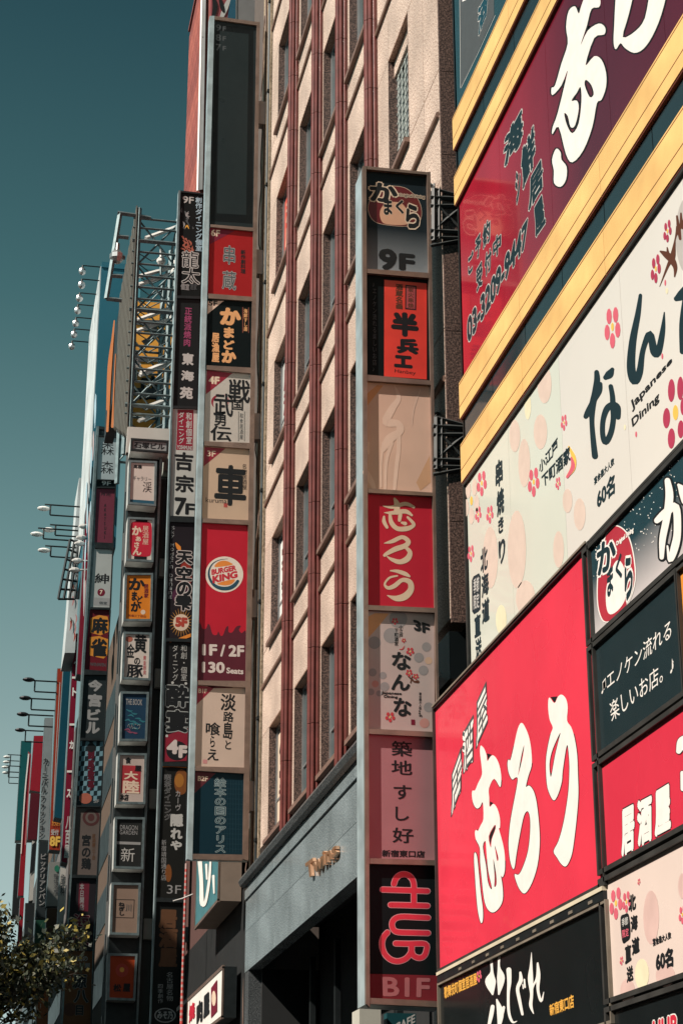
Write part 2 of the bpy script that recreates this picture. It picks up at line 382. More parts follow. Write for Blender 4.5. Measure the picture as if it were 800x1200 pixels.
# frosted lattice in the nearest bay
lat = M('lattice_white', (.50, .55, .52), .5); fro = M('frosted_pane', (.16, .20, .19), .35)
for k, s in enumerate(SILL):
    q = MB()
    for j in range(6): q.box(6.135, 6.15, 24.93+j*.24, 24.95+j*.24, s+.05, s+WH-.35, lat)
    for j in range(12): q.box(6.137, 6.148, 24.87, 26.28, s+.15+j*.17, s+.17+j*.17, lat)
    q.box(6.10, 6.16, 24.87, 26.28, s+WH-.32, s+WH-.03, g_wall)
    o = q.build('window_lattice', TAN)
# posters behind the panes of the farthest bay
def poster(k, m, txt, tm):
    q = MB(); s = SILL[k]; pl = ('X', 6.183); q.box(6.172, 6.180, 36.6, 38.12, s+.15, s+2.2, m); o = q.build('window_poster', TAN)
    ik = Ink(('X', 6.172), .003, .002)
    for i, ch in enumerate(txt):
        y = 37.95; z = s+2.05-i*.62; qd = [Vector((6.17, y, z)), Vector((6.17, y-.75, z)), Vector((6.17, y-.75, z-.55)), Vector((6.17, y, z-.55))]
        g = ik.quadmap(qd, 1); vs, fs = glyph(ch, .03); ik._add([g(p[0], p[1]+.12) for p in vs], fs, tm)
    ik.build(o)
poster(3, ink('poster_red', (.6, .10, .07)), '満席', cream); poster(2, palegrey, '居酒', maroon); poster(1, white, '宴会', black); poster(0, cream, '個室', black)
# pilasters, built in drums
prof = [(0, -.10), (.20, -.10), (.20, .10), (0, .10)]
def pil_profile():
    pts = [(6.02, -.10)]
    for cx, cy, r, a0, a1 in ((5.955, -.085, .038, -90, -250), (5.875, -.085, .034, -60, -230), (5.825, -.02, .045, -100, -260), (5.825, .055, .038, -120, -270)):
        for i in range(6):
            t = math.radians(a0+(a1-a0)*i/5); pts.append((cx+r*math.cos(t), cy+r*math.sin(t)))
    pts.append((6.02, .095)); return pts
PPF = pil_profile(); DH = 1.43
q = MB(); q.prism([(x, y, .006) for x, y in PPF], (0, 0, DH-.012), pil_m)
for f in q.f: pass
pme = q.mesh('pilaster_drum', (0, 0, 0))
for i, y in enumerate(PY):
    pc = empty('pilaster', (0, y, 8.7)); pc.parent = TAN; pc.location = Vector((0, y, 8.7))-ORG[TAN.name]
    core = MB(); core.box(5.84, 6.01, y-.07, y+.07, 8.7, 36, M('pilaster_joint', (.12, .05, .045), .7)); core.build('pilaster_core', pc)
    for k in range(19): link('pilaster_drum', pme, pc, (0, y, 8.72+k*DH))
# return face at the near corner
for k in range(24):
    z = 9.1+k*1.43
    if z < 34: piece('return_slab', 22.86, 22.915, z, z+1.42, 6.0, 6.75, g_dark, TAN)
# fascia over the entrance
FX = 5.74; fp = ('X', FX)
zt = 8.62
q = MB()
q.prism([(FX-.04, 24.0, zt-.02), (FX-.13, 24.0, zt-.06), (FX-.17, 24.0, zt-.14), (FX-.13, 24.0, zt-.23), (FX-.05, 24.0, zt-.26), (6.0, 24.0, zt-.26), (6.0, 24.0, zt+.10)], (0, 15.5, 0), g_greyd); q.build('cornice', TAN)
zl = at(fp, 417.4, 1028).z
for y0, y1 in ((24.0, 27.9), (27.905, 31.8), (31.805, 35.7), (35.705, 39.45)):
    piece('fascia_band', y0, y1, zt-.52, zt-.27, FX-.03, 6.0, g_grey, TAN)
    piece('fascia_slab', y0, y1, zt-1.18, zt-.56, FX, 6.0, g_grey, TAN); piece('fascia_slab', y0, y1, zl, zt-1.19, FX, 6.0, g_grey, TAN)
piece('fascia_return', 39.46, 39.5, zl, zt-.3, FX, 6.4, g_greyd, TAN)
for k in range(5): piece('column_block', 38.95, 39.45, zl-1.2*(k+1)+.01 if k < 4 else .14, zl-1.2*k-.005, FX+.01, 6.3, g_greyd, TAN)
q = MB(); q.box(7.2, 7.3, 23, 38.9, .14, 7.59, M('dark_interior', (.012, .014, .015), .8)); q.box(6.31, 7.2, 23, 38.9, 7.5, 7.56, M('dark_soffit', (.03, .03, .03), .7))
q.box(6.0, 7.4, 38.75, 38.9, .14, zl, M('dark_interior', (0, 0, 0)))  # near-black sheets and end wall stand for the unlit entrance depth
for k in range(6): q.box(6.6, 6.7, 24+k*2.5, 24.15+k*2.5, .14, zl-.03, darksteel)
q.build('entrance_recess', TAN)
# raised metal letters on the fascia (depth 6 cm)
def solid_text(name, t, pl, quad, depth, m, side, parent, bold=.02):
    base, fs0 = glyph(t, bold); xs = [p[0] for p in base]; ys = [p[1] for p in base]; x0, x1, y0, y1 = min(xs), max(xs), min(ys), max(ys)
    Q = [at(pl, *p) for p in quad]; b = MB(); fr = []; bk = []
    for p in base:
        u = (p[0]-x0)/(x1-x0); w = (p[1]-y0)/(y1-y0); v = (Q[0]*(1-u)+Q[1]*u)*w+(Q[3]*(1-u)+Q[2]*u)*(1-w)
        f = v.copy(); f.x -= depth; g = v.copy(); g.x -= .012; fr.append(f); bk.append(g)
    n = len(fr); b.add(fr, fs0, m)
    cnt = {}
    for f in fs0:
        for i in range(len(f)): e = (f[i], f[(i+1) % len(f)]); cnt[e] = 1
    b.add(fr+bk, [[e[0], e[1], e[1]+n, e[0]+n] for e in cnt if (e[1], e[0]) not in cnt], side); return b.build(name, parent)
o = solid_text('raised_lettering', 'Twins', fp, [(362, 1012), (399, 985), (399, 1002), (364, 1031)], .07, M('bronze_letter', (.40, .22, .12), .35, .5), M('bronze_letter_side', (.80, .50, .32), .35, .5), TAN, .035)
# ================================================================== billboard building on the right
BB = empty('billboard_building', (7, 17, 0), 'dark glass building banded with orange cladding that carries the billboards on the right', 'building')
q = MB(); q.box(6.16, 20, 6, 21.98, .14, 26, M('dark_cladding', (.035, .045, .05), .35)); q.box(6.0, 6.16, 21.95, 22.07, 8.2, 26, darksteel); q.box(6.04, 6.3, 22.12, 22.2, .2, 26, darksteel); q.build('wall', BB)
band_glass = M('dark_teal_glass', (.022, .04, .048), .1, 0, .2, .6, .5)
orange_m = M('orange_painted_cladding', (.80, .51, .19), .5, var=.2, scale=1.4, bump=.05)
seamm = M('cladding_seam', (.42, .20, .08), .7)
bp = ('X', 6.0)
Zl = lambda x, y, X=6.0: Zat(('X', X), x, y)
zb = dict(o1t=Zl(533, 140), o1b=Zl(534, 177), o2t=Zl(537.5, 203), o2b=Zl(536, 241))
o3t = .5*(Zl(539.5, 450)+Zl(700, 192)); o3b = .5*(Zl(541, 493)+Zl(656.5+30, 260+0*1)) if 0 else Zl(541, 493); o4t = Zl(546, 517); o4b = .5*(Zl(542, 566)+Zl(800, 202))
bands = [(zb['o1t'], zb['o1b']), (zb['o2t'], 14.92), (o3t, o3b), (o4t, o4b)]
print('bands', bands)
XF = 5.955
for t, b in bands:
    ys = [22.06, 19.2, 16.2, 13.2, 10.2]
    for a, c in zip(ys, ys[1:]): piece('orange_panel', c+.004, a-.004, b, t, XF, 6.15, orange_m, BB)
    q = MB(); q.box(XF-.004, XF+.01, 10.2, 22.05, t-.03, t-.022, seamm); q.box(XF-.004, XF+.01, 10.2, 22.05, b+(t-b)*.32, b+(t-b)*.32+.006, seamm); q.box(5.965, 6.15, 10.2, 22.04, b-.022, b-.004, M('dark_red_lip', (.16, .035, .02), .6)); q.build('panel_trim', BB)
for t, b in ((bands[0][1]-.022, bands[1][0]), (bands[2][1]-.022, bands[3][0])):
    ys = [22.05, 20.6, 19.15, 17.7, 16.25, 14.8, 13.35, 11.9, 10.4]
    for a, c in zip(ys, ys[1:]): piece('window_strip_pane', c+.012, a-.012, b, t, 6.0, 6.03, band_glass, BB)
# ------------------------------------------------------------------ billboards
fr_m = M('billboard_frame', (.055, .055, .052), .5, .4, .3, 4); fr_l = M('billboard_frame_worn', (.22, .19, .15), .6, .2, .3, 4)
def billboard(name, label, X, ya, yb, z0, z1, m, seams=(), fr=fr_m, fw=.05, parts='face_panel', extra=None):
    """board on the street-parallel plane X, from y=ya (far) to yb (near)"""
    e = empty(name, (X+.06, (ya+yb)/2, z0), label, 'billboard')
    ys = [ya]+list(seams)+[yb]; faces = []
    for i, (a, b) in enumerate(zip(ys, ys[1:])):
        mm = m[i] if isinstance(m, list) else m
        q = MB(); q.box(X, X+.08, b+.004, a-.004, z0, z1, mm); faces.append(q.build(parts, e))
    q = MB()
    if fw:
        q.box(X-.035, X+.15, yb-fw, ya+fw, z1, z1+fw, fr); q.box(X-.035, X+.15, yb-fw, ya+fw, z0-fw, z0, fr)
        q.box(X-.035, X+.15, ya, ya+fw, z0, z1, fr); q.box(X-.035, X+.15, yb-fw, yb, z0, z1, fr)
    q.box(X+.081, X+.14, yb, ya, z0+.01, z1-.01, fr_m); q.build('frame', e)
    return e, faces
gl = .13
f_mar = M('maroon_film_board', (.42, .018, .04), gl, var=.12, scale=.8, spec=.6, coat=.45, grad=(16.8, 20.3, (.10, .010, .024)), gax=1)  # runs from dark maroon at the near end to red
e1, fa1 = billboard('billboard', 'maroon and red restaurant billboard with white brush lettering and a phone number, between orange bands', 6.0, 22.02, 10.2, o3t+.004, 14.86, f_mar, (Yat(586, 220, 6), Yat(642, 140, 6), Yat(712, 90, 6), 14.3, 12.4), fw=0)
I = Ink(('X', 6.0)); I.T = lambda p: p
I.shape([[(673.6,7.4),(677.8,16),(681,6.4),(686.3,-4),(700,-5),(703.3,2),(701.2,8.5),(692.7,10.6),(687.4,29.8),(680,53),(688.4,36),(701.2,27.6),(708.6,32),(707.6,40.4),(695.9,44.6),(685.7,76.5),(695.9,65.9),(704.4,70),(709.7,85),(709.7,102),(704.4,116.9),(699,121),(693.7,148.8),(683,176.4),(670.4,190.2),(662.9,180.6),(654.4,148.8),(647,157.3),(647.4,148.8),(653.4,131.8),(665,82.9),(657.6,99.9),(647,111.6),(646,103),(650.2,99.9),(657.6,74.4),(665,51),(663,31.9),(666.1,12.8)],
 [(686.3,93.5),(684.8,99.9),(690.6,113.7),(695.4,110.5),(692.7,99.9)],[(680,102),(681,119),(677.8,144.5),(670.4,156.2),(664,146.6),(660.8,132.8),(665,136),(668.3,148.8),(673.6,146.6),(677.8,127.5),(675.7,118),(669.3,118),(675.7,108.4)]], white, 1, 3, black, 1.7)
I.shape([(651.3,174.3),(656.6,178.5),(657.6,187),(663.6,195.5),(662.9,210.4),(656.6,218.9),(649,214.6),(648.7,199.8),(646.6,187)], white, 1, 3, black, 1.7)
I.shape([(723.5,-14),(741.6,-14),(736.3,17),(729.4,43.6),(744.8,36),(755.4,21),(762.8,-10),(780.5,-14),(774.5,17),(763.9,42.5),(753.3,57.4),(742.6,62),(732,56.3),(726.7,50.6),(721.4,57.8),(718.8,51),(719.3,31.9)], white, 1, 3, black, 1.7)
zz = Z(580, 110, 6.316)
for ch, q in (('海', [(60, 350), (200, 70), (210, 340), (65, 560)]), ('鮮', [(185, 440), (290, 210), (300, 500), (205, 720)]), ('シ', [(145, 600), (185, 520), (190, 760), (155, 830)]), ('居', [(250, 640), (345, 470), (360, 680), (245, 880)]), ('屋', [(280, 860), (350, 735), (375, 960), (300, 1070)])):
    I.text(ch, [zz(p) for p in q], inkteal, 1, .05, palegrey, .035)
zz = Z(535, 240, 6.667)
for ch, q in (('ご', [(85, 400), (130, 350), (130, 500), (90, 560)]), ('予', [(140, 290), (190, 205), (190, 370), (150, 440)]), ('約', [(200, 180), (260, 90), (262, 270), (205, 355)]), ('受', [(150, 500), (200, 430), (200, 620), (155, 690)]), ('付', [(215, 390), (270, 330), (268, 490), (222, 575)]), ('中', [(280, 280), (345, 200), (345, 360), (285, 435)])):
    I.text(ch, [zz(p) for p in q], inkteal, 1, .04, palegrey, .04)
I.text('03-3209-9447', [zz(p) for p in [(78, 900), (556, 95), (550, 310), (85, 1095)]], inkteal, 1, .05, palegrey, .035)
I.build(fa1[0])
# teal board above the bands
e2, fa2 = billboard('billboard', 'teal glass billboard at the top with outlined characters above the first orange band', 6.0, 22.02, 10.2, zb['o1t']+.01, 25, M('teal_glass_board', (.03, .075, .09), .12, var=.1, spec=.8, coat=.5), (20.0, 18.5), fw=0)
I = Ink(('X', 6.0)); zz = Z(525, 0, 6)
I.poly([zz(p) for p in [(82, -60), (320, -60), (322, 105), (92, 625)]], dimgrey, 1)
I.text('酒', [zz(p) for p in [(205, 70), (285, -70), (272, 100), (212, 270)]], teal, 2, .05, palegrey, .03); I.text('屋', [zz(p) for p in [(90, 20), (150, -90), (150, -10), (100, 12)]], white, 2, .05)
I.stroke([(538.5, 0, .5), (539, 50, .5), (539.5, 103, .5)], palegrey, 2); I.stroke([(540, 103, .4), (560, 62, .4), (580, 18, .4)], palegrey, 2); I.build(fa2[0])
# white board with plum blossoms
zwt = o4b-.06; zwb = 8.20
w1 = M('ivory_green_board', (.69, .73, .645), gl+.05, var=.03, scale=.5, spec=.5, coat=.3); w2 = M('ivory_board', (.74, .72, .67), gl+.05, var=.03, scale=.5, spec=.5, coat=.3)
e3, fa3 = billboard('billboard', 'long ivory billboard with dark brush kana, plum blossoms and pink ovals', 6.0, 22.0, 10.2, zwb, zwt, [w1, w1, w2, w2, w2], (Yat(598, 600, 6), Yat(659, 530, 6), Yat(732, 440, 6), 12.4), fw=.03)
I = Ink(('X', 6.0)); zz = Z(530, 400, 3.158); I.T = zz
for cx, cy, rx, ry in ((230, 350, 20, 60), (340, 160, 26, 70), (325, 335, 25, 65), (265, 450, 22, 90), (140, 800, 28, 115), (238, 770, 34, 145), (270, 950, 36, 66), (392, 770, 20, 68)): I.ell(cx, cy, rx, ry, ovalpink, 1, 18)
for cx, cy, rx, ry in ((278, 240, 12, 50), (180, 1030, 20, 55)): I.ell(cx, cy, rx, ry, ovalyellow, 1, 16)
for cx, cy, r in ((108, 525, 50), (138, 640, 36), (95, 640, 32), (300, 520, 58), (390, 525, 26), (412, 300, 32), (68, 785, 34)): I.flower(cx, cy, r, rose, 2, .42, -.4)
I.flower(70, 590, 90, ovalpink, 2, .36, -.4)
I.text('小江戸', [(318, 452), (388, 352), (390, 405), (322, 492)], inkteal, 3, .03); I.text('下町酒家', [(328, 498), (435, 380), (437, 442), (333, 545)], inkteal, 3, .03)
for ch, q in (('串', [(158, 450), (185, 425), (186, 525), (160, 550)]), ('焼', [(162, 560), (190, 530), (191, 630), (165, 655)]), ('き', [(168, 660), (188, 640), (190, 700), (170, 718)]), ('り', [(168, 745), (195, 715), (195, 800), (175, 835)]), ('北', [(102, 775), (130, 750), (130, 840), (105, 865)]), ('海', [(106, 870), (133, 845), (135, 930), (108, 955)]), ('道', [(108, 965), (136, 940), (137, 1030), (110, 1050)]), ('直', [(80, 1020), (104, 1000), (105, 1085), (82, 1100)]), ('送', [(84, 1105), (107, 1088), (108, 1165), (86, 1185)])):
    I.text(ch, q, inkteal, 3, .04)
I.poly([(72, 885), (78, 870), (98, 858), (104, 870), (103, 990), (96, 1000), (80, 1010), (73, 1000)], inkteal, 3); I.text('季節', [(78, 880), (99, 868), (99, 925), (78, 935)], palegrey, 4, .02); I.text('限定', [(78, 940), (99, 928), (99, 985), (78, 995)], palegrey, 4, .02)
I.stroke([(430, 390, 2), (448, 430, 5), (445, 470, 6), (425, 500, 3)], yellow, 3); I.stroke([(440, 430, 2), (446, 465, 5), (425, 502, 3)], rose, 4)
I.ell(425, 590, 18, 45, ovalpink, 1); I.ell(470, 640, 22, 60, ovalpink, 1); I.build(fa3[1]); 
I = Ink(('X', 6.0)); I.T = Z(680, 380, 6.667)
for st in ([(125, 375, 38), (128, 440, 48), (112, 540, 50), (92, 640, 52), (88, 760, 38), (98, 900, 42), (112, 1030, 48)], [(40, 720, 38), (62, 680, 50), (105, 590, 44), (142, 520, 50), (155, 465, 30)], [(195, 415, 40), (225, 390, 62), (248, 352, 30)], [(235, 485, 36), (248, 560, 40), (252, 640, 44), (255, 740, 42), (235, 850, 44), (195, 920, 46), (172, 860, 40), (175, 750, 40), (205, 660, 48), (250, 630, 50), (288, 650, 48), (292, 725, 40)]):
    I.stroke([(a, b, w/6.667) for a, b, w in st], inkteal, 2)
I.flower(248, 20, 175, rose, 2, .40, -.2); I.ell(345, 805, 8, 22, ovalyellow, 1)
I.T = lambda p: p
I.text('宴会最大人数', [(695.5, 560), (719, 535), (719.5, 544), (696, 569)], inkteal, 2, .03); I.text('60名', [(698.5, 574), (720, 553), (720, 578), (699.5, 598)], inkteal, 2, .04)
I.build(fa3[2])
I = Ink(('X', 6.0))
I.stroke([(750, 346, 4), (747, 368, 6.5), (741, 400, 8.5), (739, 430, 10), (743, 446, 10), (749, 436, 8), (753, 410, 6), (761, 391, 7.5), (766, 412, 9), (771, 412, 8), (776, 388, 6), (778, 366, 1.2)], inkteal, 2)
I.stroke([(792, 350, 6), (798, 346, 11), (808, 336, 12)], inkteal, 2); I.stroke([(803, 352, 8), (798, 380, 5), (799, 412, 6)], inkteal, 2)
zz = Z(680, 380, 6.667)
I.text('Japanese', [zz(p) for p in [(380, 610), (712, 245), (716, 310), (405, 690)]], black, 2, .03); I.text('Dining', [zz(p) for p in [(395, 740), (610, 520), (616, 610), (408, 825)]], black, 2, .03)
for cx, cy, rx, ry in ((708, 517, 27, 90), (778, 500, 25, 92), (670, 733, 28, 80), (708, 892, 28, 80), (800, 640, 22, 70), (782, 820, 25, 70)): x, y = zz((cx, cy)); I.ell(x, y, rx/6.667, ry/6.667, M('print_crimson', (.42, .04, .09), .35), 1, 16, -.2)
x, y = zz((740, 690)); I.ell(x, y, 3.2, 9, yellow, 1); 
for cx, cy in ((637, 250), (433, 860)): x, y = zz((cx, cy)); I.ell(x, y, 1.1, 3.5, rose, 1)
z2 = Z(720, 200, 6)
I.ell(806, 276, 15, 46, ink('moon_grey', (.45, .43, .41)), 1, 24)
for st in ([(315, 815, 3), (375, 665, 20), (405, 610, 40), (425, 480, 10), (450, 400, 40)], [(322, 568, 14), (360, 590, 44), (395, 620, 50), (425, 680, 30), (420, 745, 8)], [(368, 540, 8), (375, 590, 24)], [(437, 320, 14), (445, 380, 22)], [(465, 300, 12), (468, 380, 24)], [(490, 320, 12), (480, 400, 26)], [(450, 420, 30), (460, 480, 18)]):
    I.stroke([z2((a, b))+(w/6,) for a, b, w in st], brown, 2)
I.T = z2; I.flower(370, 425, 82, M('print_crimson', (.42, .04, .09)), 3, .40, -.9); I.flower(288, 690, 105, M('print_crimson', (.42, .04, .09)), 3, .38, -.9); I.ell(354, 788, 6, 22, rose, 1); I.ell(365, 845, 9, 22, ovalyellow, 1); I.T = lambda p: p
I.build(fa3[3])
XB = 5.70; KB = XB/5.95
def zq(z): return 1.6+(z-1.6)*KB   # the lower boards stand 30 cm proud of the wall
# big red board
rp = ('X', XB)
f_red = M('vivid_red_board', (.78, .045, .085), gl+.14, var=.10, scale=.7, spec=.45, coat=.25)
ya, yb = Yat(512.5, 985, XB), Yat(701, 850, XB)
e4, fa4 = billboard('billboard', 'big vivid red billboard with three large white brush characters, beside the tall sign tower', XB, ya, yb, zq(4.70), zq(8.11), f_red, (), fr_m, .035)
q = MB(); q.box(XB-.05, XB, yb, ya, zq(4.62), zq(4.66), M('cream_lamp_strip', (.62, .56, .42), .5)); q.box(XB-.04, XB, yb, ya, zq(4.53), zq(4.62)-.002, darksteel)
for k in range(9): q.box(XB-.048, XB-.041, yb+.3+k*.6, yb+.42+k*.6, zq(4.55), zq(4.58), fr_l)
q.build('lamp_strip', e4); q = MB(); q.box(XB-.05, XB-.036, yb, ya, zq(8.135), zq(8.16), fr_l); q.build('worn_edge', e4)
I = Ink(rp)
def nextchar(I, face, name='brush_character'):
    I.build(face, name); return Ink(I.pl)
I.shape([[(564.1,873.9),(567.5,878),(570.1,885.5),(571,891.9),(574.3,887),(577.6,885.1),(581.8,889.3),(585.1,897.5),(587,908),(587,917),(585.5,922.3),(578.8,912.5),(572.8,923.8),(573.1,935),(573.6,945.5),(578,941.9),(582.5,947.5),(585.6,958.8),(585.6,970),(584.4,971.3),(588.8,987.5),(591.3,1002.5),(591.3,1020),(588.8,1028),(586.9,1026.3),(588.8,1040),(588.8,1055),(583.8,1065),(576.9,1069.4),(570.6,1064.4),(566.9,1052.5),(564.4,1030),(562.5,1010),(562.1,993.8),(557.5,983.8),(556.3,975),(558.1,972.5),(559.8,973.8),(563.1,966.9),(566.3,959.4),(565.6,940.3),(562.3,945.5),(558.5,947.4),(554.8,942.5),(552.9,933.5),(553.3,926.8),(556.6,926),(560,917.8),(564.5,908),(564.1,897.5),(562.3,882.5),(562.6,875)],
 [(579.4,966.9),(572.5,980),(575,993.5),(576,984),(580.6,971)],[(568.8,985.6),(565.6,992.5),(569.4,1015),(571.3,1032.5),(574.4,1041),(576.2,1040),(571.9,1020),(570,1000)],[(577.8,1006),(579.4,1027.5),(579,1038.8),(581.5,1036.9),(581.3,1025)],[(579.6,990.6),(580.6,998.8),(582.5,1008.8),(583.8,1005)]], white, 1, 3, black, .7)
I.shape([(556.5,998.8),(558.8,1003.8),(560.6,1020),(563.1,1046),(565.6,1065),(565.6,1077.5),(563.8,1081.9),(561.3,1075),(558.8,1058.8),(556.5,1027.5),(555.3,1005)], white, 1, 3, black, .7)
I = nextchar(I, fa4[0])
I.shape([[(611,847),(616,854),(620.5,867),(622.8,885),(622.5,898),(619,909),(616,922),(619.5,920.5),(624.5,926),(628.5,940),(631.6,968),(632.1,990.7),(629.4,1014.5),(622.9,1035),(614.8,1047),(608.3,1041.6),(604,1030.8),(602.9,1024.3),(607.8,1024.8),(613.2,1014.5),(618.6,997),(621,975.5),(620.8,958),(618,950.6),(613.7,956),(609.4,975.5),(605,1000.4),(602.9,1015.6),(600.7,1018),(597.5,1008),(595.8,988.5),(597.5,965.8),(600.7,946.3),(606.5,915),(604,911),(600,913.5),(596,906),(594.5,896),(595.5,890),(598,890.5),(602,874),(606.5,854)],
 [(614,873),(611,884),(608.5,898),(606.8,909),(609.5,899),(612.5,886)]], white, 1, 3, black, .7)
I = nextchar(I, fa4[0])
I.shape([[(644,817.5),(649.5,824),(653.5,816.5),(658,814),(663,819),(665,829),(664.2,844.5),(669,852),(673,865),(676,885),(677,910),(677.5,930),(676,953),(673,980),(670,1000),(666,1011),(662,1015.5),(657,1012),(652.5,1005),(648.5,997.5),(654,986),(659,969),(663,948),(666,925),(667,900),(666,882),(664.5,873),(662.5,880),(659,904),(658,916),(654,930),(649,938),(644,931),(640.5,918),(639.5,893),(641.5,876),(645,860),(647.5,852.5),(644,844),(642.2,832),(642.2,821)],
 [(656.5,858.5),(651.5,868),(646,882),(643.5,896),(644.8,910),(646.5,906),(650,886),(654,869)]], white, 1, 3, black, .7)
I = nextchar(I, fa4[0])
zz = Z(520, 780, 10); z5 = Z(500, 640, 2.4)
for ch, q in (('屋', [zz(p) for p in [(370, 470), (505, 170), (512, 680), (375, 985)]]), ('酒', [zz(p) for p in [(212, 800), (345, 560), (350, 1110), (222, 1290)]]), ('居', [z5(p) for p in [(66, 655), (99, 560), (99, 680), (68, 765)]])):
    I.text(ch, q, white, 2, .075, black, .02); I.text(ch, q, dimgrey, 5, -.012)
I.build(fa4[0])
# black board at the bottom
zt5 = zq(4.50); e5, fa5 = billboard('billboard', 'black billboard with thin white brush kana and gold characters under the big red board', XB, ya, yb, zq(3.42), zt5, M('black_board', (.008, .011, .012), gl+.1, var=.1, spec=.3), (), fr_l, .03)
I = Ink(rp); I.T = Z(560, 1100, 6.154)
for st in ([(95, 160, 20), (100, 240, 22), (90, 310, 78), (105, 400, 14)], [(155, 95, 24), (150, 200, 16), (165, 285, 56), (150, 400, 12)], [(135, 440, 12), (160, 530, 48), (155, 615, 28)], [(105, 490, 28), (95, 550, 30), (80, 620, 22)], [(185, 495, 20), (170, 540, 30), (150, 590, 20)],
           [(222, 225, 36), (225, 310, 30), (218, 400, 20), (222, 530, 20), (248, 600, 16), (280, 595, 4)], [(305, 245, 16), (308, 300, 28), (285, 360, 24), (298, 440, 24), (320, 545, 18)], [(333, 295, 12), (338, 350, 13)], [(322, 330, 8), (326, 360, 8)],
           [(385, 100, 3), (382, 200, 20), (378, 290, 38), (386, 400, 22), (380, 480, 24), (400, 540, 6)], [(372, 470, 8), (395, 350, 12), (425, 280, 16), (428, 180, 10)], [(430, 175, 10), (435, 260, 28), (432, 370, 20), (455, 450, 18), (474, 385, 4)]):
    I.stroke([(a, b, w/6.154) for a, b, w in st], white, 2)
I.T = Z(500, 1040, 3.478)
I.text('歌舞伎町個室居酒屋', [(70, 405), (202, 345), (205, 395), (72, 455)], gold, 2, .03); I.text('新宿東口店', [(498, 478), (597, 432), (600, 490), (502, 525)], gold, 2, .03); I.flower(212, 362, 26, rose, 2, .5, -.5); I.build(fa5[0])
# right column of boards
yR0 = Yat(692, 760, XB); yR1 = 11.5
f_snow = M('snow_print_board', (.012, .045, .06), gl+.1, var=.05, spec=.5, coat=.3, grad=(zq(7.14), zq(7.75), (.62, .58, .58)))
e6, fa6 = billboard('billboard', 'night blue snow billboard with a red dome emblem and big white kana', XB, yR0, yR1, zq(7.13), zq(8.06), f_snow, (), fr_m, .045)
I = Ink(rp); I.T = Z(690, 560, 6)
rnd = random.Random(3)
for k in range(150):
    x = rnd.uniform(20, 640); y = rnd.uniform(-40, 1); yy = 440-.95*x+rnd.uniform(0, 1)**1.5*520+20
    if yy < 440-.95*x+1: continue
    r = rnd.uniform(2.5, 5.5)/6; I.ell(x, yy, r*6*.8, r*6, white, 1, 6)
I.shape([(165, 350), (215, 348), (270, 405), (308, 540), (320, 720), (272, 880), (190, 965), (130, 1010), (88, 980), (62, 850), (72, 600), (112, 430)], M('print_dome_red', (.42, .03, .05), .35), 3, 4, white, 8)
I.shape([(180, 600), (225, 590), (262, 690), (262, 830), (215, 920), (150, 960), (122, 900), (125, 760)], white, 5, 4)
for ch, q in (('か', [(52, 470), (190, 400), (192, 620), (60, 700)]), ('ま', [(125, 630), (170, 590), (172, 810), (130, 850)]), ('く', [(185, 560), (232, 520), (235, 700), (190, 740)]), ('ら', [(245, 580), (305, 520), (312, 800), (255, 890)])):
    I.text(ch, q, inkteal, 6, .045, white if ch in 'から' else None, .06)
I.text('Original Dining', [(190, 450), (315, 340), (315, 390), (195, 490)], white, 8, .05)
for st in ([(552, 20, 40), (566, 130, 56), (545, 290, 50), (518, 430, 46), (512, 560, 30)], [(478, 300, 40), (540, 245, 56), (610, 205, 52), (622, 380, 52), (600, 500, 54), (570, 580, 30), (552, 480, 12)], [(630, 50, 20), (660, 90, 60), (680, 160, 60)]):
    I.stroke(st, white, 3, black, 10) if 0 else I.stroke([(a, b, w/6) for a, b, w in st], white, 4, black, 2.2)
I.build(fa6[0])
yO = Yat(796.5, 720, XB)
e7, fa7 = billboard('billboard', 'dark teal billboard with handwritten white text and music notes', XB, yR0, yO, zq(5.95), zq(7.02), M('dark_teal_board', (.014, .03, .036), gl+.05, var=.1, spec=.6, coat=.4), (), fr_m, .045)
I = Ink(rp); I.T = Z(680, 520, 3.158)
I.text('♫エノケン流れる', [(75, 868), (335, 645), (335, 718), (78, 930)], white, 2, .0); I.text('楽しいお店。♪', [(105, 958), (345, 775), (345, 848), (115, 1030)], white, 2, .0); I.build(fa7[0])
e8, fa8 = billboard('billboard', 'orange billboard edge at the right, next to the handwritten teal one', XB, yO-.06, yR1, zq(5.95), zq(7.02), M('orange_board', (.75, .28, .04), .3), (), fr_m, .03)
e9, fa9 = billboard('billboard', 'red billboard with three blocky white characters under the handwritten teal one', XB, yR0, yR1, zq(4.83), zq(5.83), M('crimson_board', (.66, .035, .07), gl+.12, var=.03, spec=.45, coat=.25), (), fr_m, .045)
I = Ink(rp); I.T = Z(690, 820, 3.155)
for ch, q in (('居', [(117, 410), (168, 382), (168, 555), (120, 585)]), ('酒', [(176, 375), (232, 345), (233, 520), (180, 550)]), ('屋', [(240, 342), (300, 305), (303, 480), (243, 512)])): I.text(ch, q, white, 2, .055, black, .03)
I.stroke([(a, b, w/3.155) for a, b, w in [(332, 190, 20), (345, 160, 40), (360, 150, 40)]], white, 4, black, .8); I.stroke([(a, b, w/3.155) for a, b, w in [(345, 270, 14), (347, 330, 16)]], white, 4, black, .8); I.build(fa9[0])
e10, fa10 = billboard('billboard', 'pale pink billboard with plum blossoms and black stamp at the lower right', XB, yR0, yR1, zq(3.62), zq(4.70), M('pale_pink_board', (.74, .62, .56), gl+.1, var=.04, scale=1, spec=.4, coat=.2), (), fr_m, .045)
I = Ink(rp); I.T = Z(690, 1000, 6)
for c in ((435, 450, 55, 190), (270, 970, 52, 90), (535, 860, 68, 80), (655, 230, 30, 90)): I.ell(*c, M('print_oval_blush', (.66, .47, .43), .35), 1, 18)
